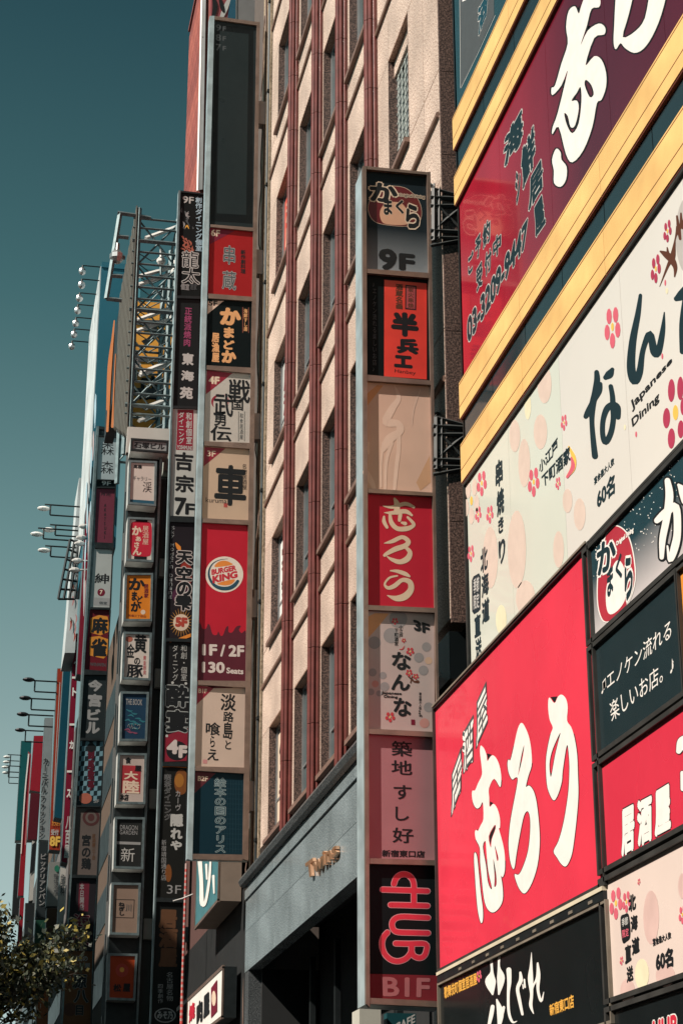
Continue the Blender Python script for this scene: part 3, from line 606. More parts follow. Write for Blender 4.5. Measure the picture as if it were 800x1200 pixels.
I.ell(370, 850, 50, 110, ovalyellow, 1)
for cx, cy, r in ((188, 350, 120), (262, 340, 80), (228, 755, 34), (350, 200, 26), (655, 430, 70)): I.flower(cx, cy, r, rose, 3, .42, -.5)
for ch, q in (('北', [(275, 300), (328, 275), (330, 390), (278, 420)]), ('海', [(290, 445), (340, 420), (342, 530), (294, 560)]), ('道', [(298, 600), (353, 578), (356, 690), (303, 722)]), ('直', [(250, 650), (296, 632), (298, 750), (254, 782)]), ('送', [(262, 800), (308, 782), (312, 890), (266, 915)])): I.text(ch, q, black, 4, .045)
I.shape([(222, 450), (250, 428), (276, 425), (288, 500), (288, 590), (262, 620), (238, 630), (226, 560)], black, 4, 3); I.text('季節', [(230, 460), (274, 442), (276, 500), (232, 518)], palegrey, 5, .02); I.text('限定', [(232, 540), (278, 522), (280, 580), (236, 598)], rose, 5, .02)
I.text('宴会最大人数', [(445, 600), (575, 548), (578, 596), (450, 655)], black, 4, .04); I.text('60名', [(465, 690), (590, 655), (592, 795), (472, 838)], black, 4, .05); I.build(fa10[0])
e11, fa11 = billboard('billboard', 'black billboard with red and white Latin lettering at the bottom right corner', XB, yR0, yR1, zq(2.4), zq(3.50), M('black_board'  , (0, 0, 0)), (), fr_m, .045)
I = Ink(rp); I.T = Z(690, 1000, 6); I.text('HUB', [(445, 1180), (620, 1125), (625, 1290), (450, 1340)], M('print_pub_red', (.62, .03, .06), .3), 2, .05, white, .045); I.build(fa11[0])
q = MB(); q.box(XB+.15, 6.0, 11.5, ya-.1, zq(2.4), zq(8.05), darksteel); q.build('billboard_backing', BB)
# ================================================================== sign towers
def sign_tower(label, Y, outL, outR, inL, inR, rows, depth, stile, side, rim=alud, rec=.06, top=None, bot=None, bl=0):
    """rows: (y top left, y top right, y bottom left, y bottom right, material, label, print function)"""
    pl = ('Y', Y)
    xm = (outL[0][0]+outR[0][0])/2; b = at(pl, outR[-1][0], outR[-1][1])
    e = empty('sign_tower', (b.x+.1, Y+depth/2, b.z), label, 'sign tower')
    tl, tr = top; bL, bR = bot
    # casing
    q = MB(); qd = [(lerp(outL, tl), tl), (lerp(outR, tr), tr), (lerp(outR, bR), bR), (lerp(outL, bL), bL)]
    pts = [at(pl, *p) for p in qd]
    q.prism([Vector((p.x, Y+.035, p.z)) for p in pts], (0, depth, 0), side); q.build('casing', e)
    def rail(px, m, name, y0=-rec, d=rec+.03):
        r = MB(); r.prism([at(pl, *p)+Vector((0, y0, 0)) for p in px], (0, d, 0), m); return r.build(name, e)
    for nm, A, B in (('left_stile', outL, inL), ('right_stile', inR, outR)):
        o = rail([(lerp(A, tl if nm[0] == 'l' else tr), tl if nm[0] == 'l' else tr), (lerp(B, tl if nm[0] == 'l' else tr), tl if nm[0] == 'l' else tr), (lerp(B, bR), bR), (lerp(A, bL), bL)], stile if nm[0] == 'l' else rim, nm)
    ys = [(tl, tr)]
    for r in rows: ys.append((r[0], r[1])); ys.append((r[2], r[3]))
    ys.append((bL, bR))
    for i in range(0, len(ys), 2):
        (a, b_), (c, d_) = ys[i], ys[i+1]
        if c-a < .6 and d_-b_ < .6: continue
        rail([(lerp(inL, a), a), (lerp(inR, b_), b_), (lerp(inR, d_), d_), (lerp(inL, c), c)], rim, 'cross_rail', -rec+.004)
    for r in rows:
        a, b_, c, d_, m, lab, fn = r
        px = [(lerp(inL, a)-.4, a), (lerp(inR, b_)+.4, b_), (lerp(inR, d_)+.4, d_), (lerp(inL, c)-.4, c)]
        q = MB(); q.prism([at(pl, *p) for p in px], (0, .03, 0), m); o = q.build('sign_panel', e)
        if lab: o['label'] = lab
        if fn: ik = Ink(pl, .0008, .0005 if Y < 50 else .0014); fn(ik); ik.build(o)
    return e
def P(name, rgb, **k):
    k.setdefault('rough', .38); k.setdefault('var', .06); k.setdefault('scale', 2); k.setdefault('spec', .12); return M('sign_'+name, rgb, **k)
# ---------------------------------------------------------------- tower K: nearest
YK = 22.95; PK = ('Y', YK)
def k1(I):
    I.T = Z(425, 200, 9.41)
    for k in range(110):
        x = random.uniform(45, 690); y = random.uniform(120, 900)
        if 60 < x < 650 and 160 < y < 620: continue
        I.ell(x, y, 2.2, 2.4, dimgrey, 1, 5)
    I.shape([(345, 172), (480, 200), (600, 310), (645, 450), (610, 590), (480, 612), (280, 600), (130, 560), (65, 460), (70, 350), (140, 240), (240, 185)], M('print_dome_maroon', (.13, .012, .016), .3), 2, 4, cream, 4)
    I.shape([(345, 345), (430, 365), (490, 450), (500, 560), (460, 598), (300, 596), (215, 570), (185, 480), (210, 400), (270, 355)], ink('glow_peach', (.62, .36, .24)), 4, 4)
    for ch, b in (('か', (70, 135, 385, 350)), ('ら', (470, 370, 625, 640))): I.text(ch, b, black, 5, .05, cream, .05)
    for ch, b in (('ま', (228, 308, 322, 492)), ('く', (360, 320, 450, 475))): I.text(ch, b, black, 5, .045, cream, .03)
    I.text('Original Dining', [(395, 250), (680, 275), (678, 318), (398, 292)], black, 7, .02, cream, .12)
    I.text('9', (172, 860, 375, 1105), black, 3, .05); I.text('F', (395, 915, 575, 1105), black, 3, .05)
def k2(I):
    I.T = Z(425, 322, 9.376)
    I.poly([(235, 55), (700, 95), (700, 1150), (232, 1115)], M('print_scarlet', (.72, .05, .035), .3), 1)
    I.col('酒蔵名画', 358, 100, 440, 380, brown, 2, .05)
    I.poly([(465, 110), (588, 122), (585, 392), (462, 380)], black, 2); I.poly([(477, 124), (574, 134), (571, 378), (475, 366)], M('print_dusty', (.40, .07, .08), .3), 3); I.col('炭火串焼', 492, 135, 560, 370, brown, 4, .02)
    I.text('半', (308, 412, 612, 682), black, 3, .07); I.text('兵', (370, 700, 612, 872), black, 3, .07); I.text('エ', (340, 885, 545, 1025), black, 3, .07)
    I.text('Hanbey', [(350, 1035), (580, 1060), (578, 1112), (348, 1085)], black, 3, .0)
    I.col('♪エノケン流れる楽しいお店♪', 105, 70, 152, 1070, dimgrey, 2, .0)
def k3(I):
    I.T = Z(410, 430, 4.136); m = ink('peach_brush', (.70, .51, .415))
    for st in ([(215, 90, 4), (235, 150, 22), (205, 200, 34), (175, 265, 40), (230, 275, 34), (245, 310, 30), (190, 350, 44), (160, 400, 26)], [(235, 300, 24), (235, 400, 20), (225, 480, 20), (215, 590, 16)], [(200, 370, 20), (175, 460, 16), (170, 590, 12)], [(160, 370, 14), (150, 470, 10), (150, 580, 10)], [(88, 370, 16), (90, 420, 10)], [(75, 510, 30), (105, 560, 26), (120, 605, 14)], [(340, 110, 4), (310, 200, 5), (300, 280, 3)]):
        I.stroke([(a, b, w/4.136) for a, b, w in st], m, 2)
    I.poly([(82, 190), (82, 130), (130, 88), (160, 90)], ink('peach_deep', (.60, .30, .14)), 1); I.poly([(385, 430), (390, 560), (340, 600), (320, 560)], ink('peach_mid', (.56, .33, .20)), 1)
def k4(I):
    I.T = Z(425, 578, 8.694); m = ink('pale_gold', (.66, .50, .36)); 
    for st in ([(205, 130, 8), (300, 142, 34), (430, 108, 40), (518, 142, 26)], [(322, 58, 26), (345, 110, 56), (345, 190, 60)], [(218, 198, 6), (300, 200, 38), (430, 185, 44), (498, 225, 22)], [(215, 240, 22), (215, 290, 38), (245, 348, 30)], [(275, 220, 30), (290, 300, 46), (350, 360, 46), (440, 362, 50), (500, 340, 40), (515, 310, 34), (455, 245, 24)], [(380, 220, 40), (372, 275, 34)], [(395, 300, 22), (430, 310, 40)],
               [(218, 510, 8), (300, 490, 40), (400, 448, 40), (462, 492, 48), (430, 535, 50), (330, 570, 52), (250, 612, 40), (222, 632, 34)], [(430, 548, 30), (478, 600, 46), (455, 665, 60), (380, 700, 50), (300, 678, 36), (245, 645, 10)],
               [(280, 790, 12), (350, 795, 34), (430, 822, 42), (474, 848, 20)], [(350, 842, 16), (270, 862, 22), (222, 925, 22), (255, 965, 34), (320, 945, 46), (400, 885, 42), (475, 905, 54), (488, 980, 62), (430, 1050, 72), (340, 1072, 56), (248, 1042, 8)]):
        I.stroke([(a, b, w/8.694) for a, b, w in st], m, 2)
def k5(I):
    I.T = Z(425, 716, 8.333); gy = ink('dot_grey', (.27, .25, .25)); pk = ink('dot_pink', (.50, .25, .22)); pc = ink('dot_peach', (.52, .36, .26))
    for c in ((345, 78, 88), (275, 240, 75), (112, 310, 62), (620, 350, 45), (545, 455, 48), (590, 580, 48), (195, 630, 36), (95, 600, 40), (212, 740, 46), (78, 790, 34), (158, 805, 30), (640, 940, 48)): I.ell(c[0], c[1], c[2], c[2], gy, 1, 18)
    for c in ((120, 712, 34), (600, 1095, 48)): I.ell(c[0], c[1], c[2], c[2], pk, 1, 16)
    I.ell(640, 485, 36, 36, pc, 1); I.poly([(42, 60), (115, 22), (255, 25), (120, 190), (42, 270)], ink('peach_deep', (.60, .30, .14)), 2)
    for ch, b in (('な', (282, 400, 470, 578)), ('ん', (275, 618, 460, 778)), ('な', (298, 848, 475, 1032))): I.text(ch, b, black, 3, .038)
    I.text('3F', [(485, 78), (655, 130), (650, 232), (500, 190)], black, 3, .06)
    I.col('小江戸', 350, 138, 390, 262, black, 3, .02); I.col('下町酒家', 306, 168, 346, 342, black, 3, .02)
    I.text('Japanese', (180, 788, 378, 824), black, 3, .04); I.text('Dining', (205, 824, 340, 858), black, 3, .04); I.col('宴会最大人数', 545, 795, 572, 965, black, 3, .02); I.col('60名', 542, 965, 582, 1035, black, 3, .03)
    for c in ((460, 395, 44), (265, 1035, 54), (450, 605, 38), (515, 640, 32), (312, 100, 36), (398, 288, 24)): I.flower(c[0], c[1], c[2], ink('plum_red', (.50, .05, .06)), 4)
    I.stroke([(a, b, w/8.333) for a, b, w in [(440, 640, 8), (480, 670, 18), (500, 690, 16), (535, 690, 30)]], brown, 3); I.stroke([(a, b, w/8.333) for a, b, w in [(480, 640, 10), (465, 700, 12)]], brown, 3)
    I.stroke([(a, b, w/8.333) for a, b, w in [(355, 375, 4), (385, 372, 12), (405, 340, 4)]], ink('plum_red', (.5, .05, .06)), 3); I.box(470, 1060, 508, 1112, maroon, 3)
def k6(I):
    I.T = Z(410, 700, 4)
    for ch, b in (('築', (194, 674, 290, 746)), ('地', (193, 764, 291, 832)), ('す', (204, 880, 288, 948)), ('し', (212, 982, 276, 1048)), ('好', (198, 1080, 297, 1152))): I.text(ch, b, black, 2, .018)
    I.T = Z(400, 980, 5.457); I.text('新宿東口店', [(258, 86), (532, 92), (532, 138), (258, 132)], black, 2, .04)
def k7(I):
    I.T = Z(425, 1010, 8.889); m = M('print_pub_red', (.62, .03, .06), .3); o = ink('pub_pink', (.66, .33, .36)); k = 8.889
    S_ = [[(322, 232), (340, 180), (380, 140), (430, 128), (480, 145), (515, 185), (530, 240), (530, 330), (530, 440)], [(205, 288), (350, 293), (500, 298), (672, 305)], [(288, 448), (400, 450), (540, 454), (672, 458)],
          [(678, 582), (560, 577), (400, 572), (330, 595), (302, 645), (318, 705), (370, 732), (520, 738), (678, 742)], [(340, 850), (480, 853), (650, 856), (658, 930), (630, 985), (580, 1000), (525, 975), (505, 920), (505, 860)], [(255, 735), (215, 785), (198, 860), (225, 955), (290, 1018), (370, 1035), (450, 1005), (500, 940), (508, 870)]]
    for i, s in enumerate(S_): I.stroke([(a, b, 66/k) for a, b in s], o, 1+(i % 3)*.25, n=4)
    for i, s in enumerate(S_): I.stroke([(a, b, 52/k) for a, b in s], m, 3+(i % 3)*.25, n=4)
def k8(I):
    I.T = Z(410, 1130, 6.154); I.text('B1F', [(232, 90), (577, 100), (572, 240), (236, 230)], ink('dull_pink', (.36, .13, .14)), 2, .03)
rows = [(200.5, 207, 317, 322, P('night_fade', (.012, .02, .026), grad=(at(PK, 460, 320).z, at(PK, 460, 268).z, (.24, .27, .29))), 'night blue panel with a dome emblem and 9F', k1),
        (322, 328, 441, 448, P('black', (.007, .011, .012), spec=.06), 'black panel with a scarlet field and fat black characters', k2),
        (448, 453, 574, 579, P('peach', (.62, .42, .33)), 'blank peach panel with a pale brush mark', k3),
        (579, 583, 710.5, 714, P('red', (.46, .018, .038)), 'red panel with three cream brush characters', k4),
        (716, 719.5, 855, 859, P('blush', (.46, .37, .35)), 'blush panel with grey dots, plum blossoms and 3F', k5),
        (861, 865, 1006.6, 1009, P('mauve_pink', (.34, .17, .185)), 'dusty pink panel with five black characters', k6),
        (1013, 1015, 1141, 1143, P('black', (0, 0, 0)), 'black panel with a red rotated pub name', k7),
        (1141.2, 1143.2, 1170, 1174, P('dark_crimson', (.17, .02, .028)), 'dark crimson panel reading B1F', k8)]
TK = sign_tower('nearest sign tower, with eight stacked panels, between granite front and red billboard', YK,
    [(424, 198), (426, 860), (428, 1170)], [(503, 205), (504, 327), (507, 452), (509, 579), (510.3, 713), (511.5, 861), (513, 1010), (516.5, 1143), (518, 1175)],
    [(428, 200), (428.5, 450), (429, 715), (430, 861), (431, 1010), (432, 1172)], [(499, 207), (501.5, 322), (503.3, 452), (505.5, 579), (507.8, 713), (508.8, 859), (510.6, 1009), (514.6, 1143), (516, 1175)],
    rows, .44, alud, silver, alud, .062, (197, 204), (1177, 1181))
# brackets from tower to building
def bracket(name, lab, e_parent, px):  # steel truss bracket between tower K and the corner
    q = MB()
    for (x0, y0, x1, y1, w, Yb) in px:
        a = at(('Y', Yb), x0, y0); b = at(('Y', Yb), x1, y1); q.bar(a, b, w, darksteel)
    o = q.build(name, e_parent); return o
brk = M('bracket_steel', (.05, .055, .055), .5, 0, .3, 5)
for dy, x in ((0, 0), (268, 3)):
    for Yb, sh in ((22.84, 0), (23.3, -5)):
        for a in ((508+x, 221, 508+x, 282, .05), (514+x, 222, 514+x, 280, .04), (504+x, 231, 543+x, 233, .05), (504+x, 241, 543+x, 241, .045), (504+x, 270, 543+x, 272, .05), (504+x, 278, 543+x, 279, .04), (512+x, 266, 541+x, 242, .035), (514+x, 242, 540+x, 268, .03), (508+x, 221, 541+x, 230, .035), (504+x, 288, 541+x, 281, .04)):
            q = MB(); q.bar(at(('Y', Yb), a[0], a[1]+dy+sh), at(('Y', Yb), a[2], a[3]+dy+sh), a[4], brk); q.build('bracket_bar', TK)
    for (x1, y1) in ((508, 221), (508, 282), (541, 232), (541, 279)):
        q = MB(); q.bar(at(('Y', 22.84), x1+x, y1+dy), at(('Y', 23.3), x1+x-4, y1+dy-5), .045, brk); q.build('bracket_bar', TK)
# small boards low behind tower K
e = empty('shop_sign', (5.3, 25.5, 4), 'small pale box sign tucked under the nearest sign tower', 'sign'); a = at(('Y', 25.5), 421, 1182); b = at(('Y', 25.5), 446, 1182)
q = MB(); q.box(a.x, b.x, 25.5, 26.0, a.z-1.2, a.z, P('pale_box', (.50, .50, .44))); q.build('box_body', e)
q = MB(); c = at(('Y', 25.5), 455, 1186); d = at(('Y', 25.5), 489, 1186); q = MB(); q.box(c.x, d.x, 25.6, 25.8, c.z-1, c.z, P('dark_teal', (.012, .06, .07)))
I = Ink(('Y', 25.6)); I.text('CAFE', [(462, 1200), (486, 1188), (486, 1198), (462, 1212)], palegrey, 1, .03)
e = empty('shop_sign', (5.6, 25.7, 4), 'dark teal shop sign below the nearest sign tower', 'sign'); o = q.build('box_body', e); I.build(o)
# black wall sign below the granite corner
e = empty('wall_sign', (6, 23.3, 8.3), 'small black sign under the granite corner beside the big red billboard', 'sign'); q = MB(); q.box(5.98, 6.5, 22.95, 23.9, 8.35, 9.0, M('black_board', (0, 0, 0))); o = q.build('sign_body', e)
I = Ink(('X', 5.98)); I.text('A', [(513, 790), (517, 785), (517, 791), (513, 796)], palegrey, 1); I.build(o)
# ---------------------------------------------------------------- tower B
YB = 40.2; PB = ('Y', YB)
def tri(I, pts, m): I.poly(pts, m, 1)
def b0(I):
    I.poly([(254, 29), (297, 34), (295.5, 262), (247.5, 259)], ink('recess_shade', (.006, .009, .010), .2), 1); I.poly([(257.5, 36), (291.5, 40), (288.5, 252), (254, 250)], ink('board_smoke', (.018, .027, .029), .2), 2)  # dark border drawn flat, standing for the panel's shaded recess
    for t, y in (('9F', 28.5), ('8F', 40), ('7F', 51.5)): I.text(t[0], (253, y, 259, y+8), dimgrey, 3, .03); I.text('F', (261, y+2.5, 265, y+8), dimgrey, 3, .03)
def b1(I):
    I.T = Z(180, 200, 5.714); tri(I, [(378, 385), (545, 402), (377, 492)], maroon); I.text('6F', (385, 395, 445, 440), cream, 2, .03)
    I.text('串', (470, 505, 545, 625), dimgrey, 2, .0, grey, .04); I.text('蔵', (462, 675, 552, 795), dimgrey, 2, .0, grey, .04); I.col('新作創料理', 583, 530, 616, 690, black, 2, .03)
def b2(I):
    I.T = Z(180, 200, 5.714); tri(I, [(365, 872), (470, 872), (362, 960)], peachlight); I.text('5F', (368, 872, 428, 905), black, 2, .03)
    o = ink('lantern_orange', (.72, .36, .16))
    I.text('か', (443, 918, 587, 1037), o, 2, .07); I.text('ま', (470, 1048, 540, 1122), o, 2, .06); I.col('海鮮すし居', 603, 925, 630, 1075, o, 2, .03)
    for p in (((597, 915), (597, 1085)), ((636, 917), (636, 1085))): I.stroke([(p[0][0], p[0][1], .5), (p[1][0], p[1][1], .5)], ink('rust', (.4, .12, .08)), 2)
    I.T = Z(180, 400, 5.714); I.text('ど', (468, -8, 542, 56), o, 2, .06); I.text('か', (455, 60, 555, 146), o, 2, .07); I.col('居漁屋', 390, -60, 442, 140, o, 2, .04)
def b3(I):
    I.T = Z(236, 432, 12.5); I.poly([(80, 25), (458, 65), (65, 378)], M('print_claret', (.26, .015, .035), .3), 1); I.text('4F', (105, 112, 268, 228), cream, 2, .05)
    I.stroke([(a, b, w/12.5) for a, b, w in [(250, 380, 20), (175, 440, 34), (160, 510, 24), (180, 560, 6)]], M('print_claret', (0, 0, 0)), 1); I.stroke([(a, b, w/12.5) for a, b, w in [(340, 380, 8), (392, 450, 28), (385, 530, 10)]], pink, 1)
    for ch, b in (('戦', (398, 160, 716, 500)), ('国', (443, 458, 612, 612)), ('武', (180, 362, 466, 702)), ('勇', (188, 628, 362, 842)), ('伝', (130, 838, 442, 1062))): I.text(ch, b, black, 3, .02)
    for x in (545, 632): I.stroke([(x, 630, .5), (x-2, 1060, .5)], dimgrey, 3)
    I.col('和食居酒屋', 560, 650, 612, 1040, dimgrey, 3, .0)
def b4(I):
    I.T = Z(180, 400, 5.714); tri(I, [(342, 707), (482, 717), (335, 838)], M('print_claret', (0, 0, 0))); I.text('3F', (358, 732, 416, 772), cream, 2, .02)
    I.text('車', (408, 828, 622, 1102), black, 2, .035); I.col('名物居酒屋', 592, 820, 626, 995, black, 2, .01); I.text('kuruma', (350, 1050, 490, 1082), black, 2, .0); I.box(470, 1085, 495, 1112, M('print_seal', (.4, .06, .05)), 2)
def b5(I):
    I.T = Z(232, 640, 7.5); f = ink('flame_maroon', (.095, .014, .026))
    I.shape([(10, 690), (40, 728), (72, 722), (88, 684), (106, 700), (128, 772), (165, 780), (180, 750), (198, 786), (220, 782), (246, 716), (268, 704), (268, 752), (302, 758), (338, 706), (378, 700), (360, 735), (385, 765), (426, 770), (424, 1196), (4, 1196)], f, 1, 3)
    I.ell(232, 249, 166, 158, ink('logo_white', (.74, .66, .58)), 2, 40)
    b = ink('logo_bun', (.72, .24, .05)); I.shape([(152, 185), (165, 150), (205, 130), (250, 130), (290, 148), (298, 165)], b, 4, 3); I.shape([(175, 325), (320, 290), (300, 330), (250, 345), (200, 342)], b, 4, 3)
    bl = ink('logo_blue', (.02, .07, .11))
    I.stroke([(a, c, w/7.5) for a, c, w in [(262, 112, 3), (190, 122, 6), (130, 155, 10), (98, 215, 16), (102, 280, 20), (140, 340, 26), (200, 370, 32), (270, 370, 34), (320, 345, 34), (350, 308, 26)]], bl, 4)
    lr = ink('logo_red', (.52, .03, .05)); I.text('BURGER', [(118, 205), (332, 165), (338, 214), (120, 256)], lr, 5, .055); I.text('KING', [(125, 262), (346, 215), (350, 276), (130, 330)], lr, 5, .06)
    w = ink('soft_white', (.62, .54, .51)); I.text('1F', [(38, 860), (170, 864), (170, 964), (38, 960)], w, 3, .045); I.text('/', [(195, 864), (240, 866), (240, 972), (195, 970)], w, 3, .04); I.text('2F', [(268, 868), (408, 872), (406, 974), (268, 970)], w, 3, .045)
    I.text('130', [(36, 1015), (236, 1018), (236, 1118), (36, 1112)], w, 3, .045); I.text('Seats', [(250, 1066), (402, 1076), (400, 1128), (250, 1118)], w, 3, .04)
def b6(I):
    I.T = Z(180, 790, 5.457); tri(I, [(281, 73), (392, 82), (275, 196)], M('print_claret', (0, 0, 0))); I.text('B1F', (287, 93, 342, 122), cream, 2, .03)
    for ch, b in (('淡', (428, 125, 527, 236)), ('路', (445, 240, 512, 306)), ('島', (445, 306, 506, 416)), ('と', (458, 424, 496, 482)), ('喰', (334, 308, 427, 392)), ('ら', (362, 395, 392, 468)), ('え', (344, 480, 416, 552))): I.text(ch, b, black, 2, .02)
    I.box(315, 546, 343, 572, pink, 2)
def b7(I):
    I.T = Z(180, 790, 5.457); tri(I, [(268, 620), (400, 632), (262, 762)], ink('dark_wine', (.10, .02, .03))); I.text('B2F', (284, 652, 347, 684), cream, 2, .03)
    for k in range(9): I.stroke([(420+k*18, 680, .25), (416+k*18, 1140, .25)], ink('teal_grid', (.02, .07, .10)), 1)
    for k in range(14): I.stroke([(400, 700+k*32, .25), (570, 704+k*32, .25)], ink('teal_grid', (.02, .07, .10)), 1.3)
    I.col('絵本の国のアリス', 388, 662, 466, 1146, teal, 2, .0, ink('soft_pale', (.34, .42, .43)), .04)
rows = [(24, 31, 264, 268, P('smoked_black', (.022, .03, .032), rough=.15), 'empty smoked black panel with 9F, 8F and 7F', b0),
        (267, 272, 345, 349, P('scarlet', (.33, .016, .018)), 'scarlet panel marked 6F', b1), (350.5, 354, 429, 432, P('black', (0, 0, 0)), 'black panel with orange kana, marked 5F', b2),
        (434, 438.5, 518, 520, P('pearl', (.50, .46, .42)), 'pearl panel with black brush characters, marked 4F', b3), (523, 527, 608, 610.5, P('beige', (.52, .38, .28)), 'beige panel with one big black character, marked 3F', b4),
        (613, 616, 798, 798.6, P('burger_red', (.46, .018, .036)), 'tall red burger restaurant panel with round logo', b5), (803, 806.5, 898.5, 900, P('cream_pink', (.55, .43, .36)), 'cream panel with black brush writing, marked B1F', b6),
        (903.6, 907, 1001, 1002, P('deep_teal', (.006, .028, .043)), 'deep teal panel with outlined characters, marked B2F', b7)]
TB = sign_tower('tall sign tower with the round burger logo panel and pale silver stile', YB,
    [(245.5, 21), (240, 200), (236.5, 400), (229.8, 610), (224, 790), (219, 1003)], [(304.3, 26), (302, 270), (299.3, 433), (298, 520), (296.3, 616), (294.5, 800), (292, 905), (290.8, 1003)],
    [(251, 23), (246.5, 262), (244, 345), (242, 433), (238.4, 547), (237.3, 614), (231.8, 798), (228.4, 904), (225.4, 1001)], [(300.5, 33), (297, 270), (296, 349), (294.8, 433), (293.6, 519), (291.5, 616), (288, 798), (286.6, 902), (284, 1001)],
    rows, .16, silver, silver, alud, .055, (20, 27), (1007, 1009))
for y in (130, 305, 498, 706, 932):
    a = at(PB, lerp([(304.3, 26), (290.8, 1003)], y), y); q = MB(); q.box(a.x-.02, 6.02, YB+.05, YB+.3, a.z-.33, a.z+.33, M('bracket_grey', (.24, .20, .20), .6)); q.build('bracket', TB)
# ---------------------------------------------------------------- tower N (black, 9F)
YN = 52.0
def n1(I):
    I.T = Z(180, 200, 5.714); I.text('9F', (195, 172, 270, 220), palegrey, 2, .02); I.col('創作ダイニング個室', 280, 175, 326, 540, skyblue, 2, .03)
    r = random.Random(5)
    for k in range(26):
        x = r.uniform(190, 262); y = r.uniform(235, 545); m = (grey if y < 380 else (gold if y < 440 else ink('rust', (.4, .12, .08)))); I.stroke([(x, y, .6), (x+r.uniform(-10, 22), y+r.uniform(-18, 22), 2.2), (x+r.uniform(-5, 25), y+r.uniform(5, 40), .5)], dimgrey if k % 2 and y < 380 else m, 1+.1*k, n=3)
    I.text('龍', (192, 542, 300, 648), black, 5, .0, palegrey, .05); I.text('太', (192, 655, 310, 756), black, 5, .0, palegrey, .05); I.text('個室', (182, 757, 240, 800), grey, 5, .02); I.text('酒家', (245, 757, 290, 800), dimgrey, 5, .02)
def n2(I):
    I.col('正統派焼肉', 216.7, 360, 225.6, 406, mauve, 2, .03, dx=-2); I.T = Z(180, 400, 5.714)
    for ch, b in (('東', (190, 78, 270, 160)), ('海', (184, 196, 272, 266)), ('苑', (175, 305, 265, 386))): I.text(ch, b, palegrey, 2, .05)
def n3(I):
    I.T = Z(180, 400, 5.714); I.poly([(162, 458), (268, 460), (262, 730), (152, 726)], M('print_claret', (0, 0, 0)), 1)
    I.col('和創個室', 217, 475, 259, 690, palegrey, 2, .02); I.col('ダイニング', 167, 472, 206, 688, palegrey, 2, .02); I.text('YOSHIMUNE', (158, 698, 258, 725), palegrey, 2, .03)
    for ch, b in (('吉', (140, 742, 266, 866)), ('宗', (145, 895, 270, 1012)), ('7', (140, 1045, 220, 1165)), ('F', (212, 1085, 276, 1162))): I.text(ch, b, black, 2, .035)
def n4(I):
    I.T = Z(180, 600, 5.714); 
    I.ell(215, 420, 45, 90, ink('ember', (.28, .03, .02)), 1); I.ell(185, 560, 60, 60, ink('night_plum', (.08, .02, .05)), 1); I.stroke([(150, 210, 2), (170, 240, 5), (180, 250, 2)], orange, 2)
    for k in range(24): t = 2*math.pi*k/24; I.stroke([(185+40*math.cos(t), 740+40*math.sin(t), 1.4), (185+78*math.cos(t), 740+95*math.sin(t), .4)], ink('sun_ray', (.42, .20, .05)), 1+.05*k, n=2)
    I.ell(185, 740, 54, 56, cream, 4, 20); I.text('5F', (145, 705, 228, 772), ink('rust_red', (.42, .06, .04)), 5, .08)
    for ch, b in (('天', (152, 262, 262, 352)), ('空', (150, 366, 260, 458)), ('の', (155, 466, 255, 566)), ('雫', (145, 560, 256, 662))): I.text(ch, b, black, 5, .05, ink('soft_white', (.62, .54, .51)), .05)
    for i, ch in enumerate('Sky Modern Dining'):
        if ch != ' ': I.text(ch, (120-i*1.2, 95+i*29, 142-i*1.2, 117+i*29), grey, 3, .0)
    I.stroke([(110, 870, 1), (180, 850, 3.2), (262, 820, 4)], orange, 3); I.stroke([(110, 855, 1), (170, 862, 2.5), (250, 870, 2)], ink('rust', (.4, .12, .08)), 3.3)
def n5(I):
    I.T = Z(180, 600, 5.714); I.col('和創・個室', 182, 888, 226, 1132, palegrey, 2, .01); I.col('ダイニング', 126, 888, 166, 1132, palegrey, 2, .01)
    I.T = Z(180, 790, 5.457); I.poly([(72, 395), (140, 370), (222, 345), (212, 555), (66, 560)], M('print_claret', (0, 0, 0)), 1); I.ell(150, 490, 68, 62, black, 2, 24)
    for ch, b in (('酔', (78, 68, 236, 212)), ('宴', (78, 228, 228, 372))): I.text(ch, b, black, 2, .05, ink('soft_pale2', (.36, .38, .37)), .04)
    I.text('4', (84, 418, 160, 512), ink('soft_white', (.6, .5, .5)), 4, .07); I.text('F', (160, 455, 216, 538), ink('soft_white', (.6, .5, .5)), 4, .07)
    for x, y in ((122, 55), (207, 60), (85, 395)): I.ell(x, y, 10, 10, palegrey, 3, 5)
def n6(I):
    I.T = Z(180, 790, 5.457); I.ell(178, 690, 46, 82, ink('noodle_brown', (.20, .07, .02)), 1, 16); I.ell(165, 680, 30, 45, ink('noodle_gold', (.36, .15, .03)), 2, 14); I.stroke([(60, 592, 1), (130, 586, 3), (215, 590, 4)], orange, 2)
    I.col('カーヴ', 138, 742, 176, 876, grey, 2, .02)
    for ch, b in (('隠', (108, 893, 192, 976)), ('れ', (108, 985, 186, 1056)), ('や', (108, 1064, 182, 1126))): I.text(ch, b, palegrey, 2, .06)
    I.col('喫茶ダイニング', 68, 640, 114, 935, black, 2, .0, grey, .04)
    I.T = Z(180, 990, 5.714); I.ell(100, 190, 22, 60, ink('noodle_brown', (.2, .07, .02)), 1); I.col('新宿靖国通り店', 50, -35, 88, 240, grey, 2, .01); I.text('3F', (90, 270, 185, 328), grey, 2, .0)
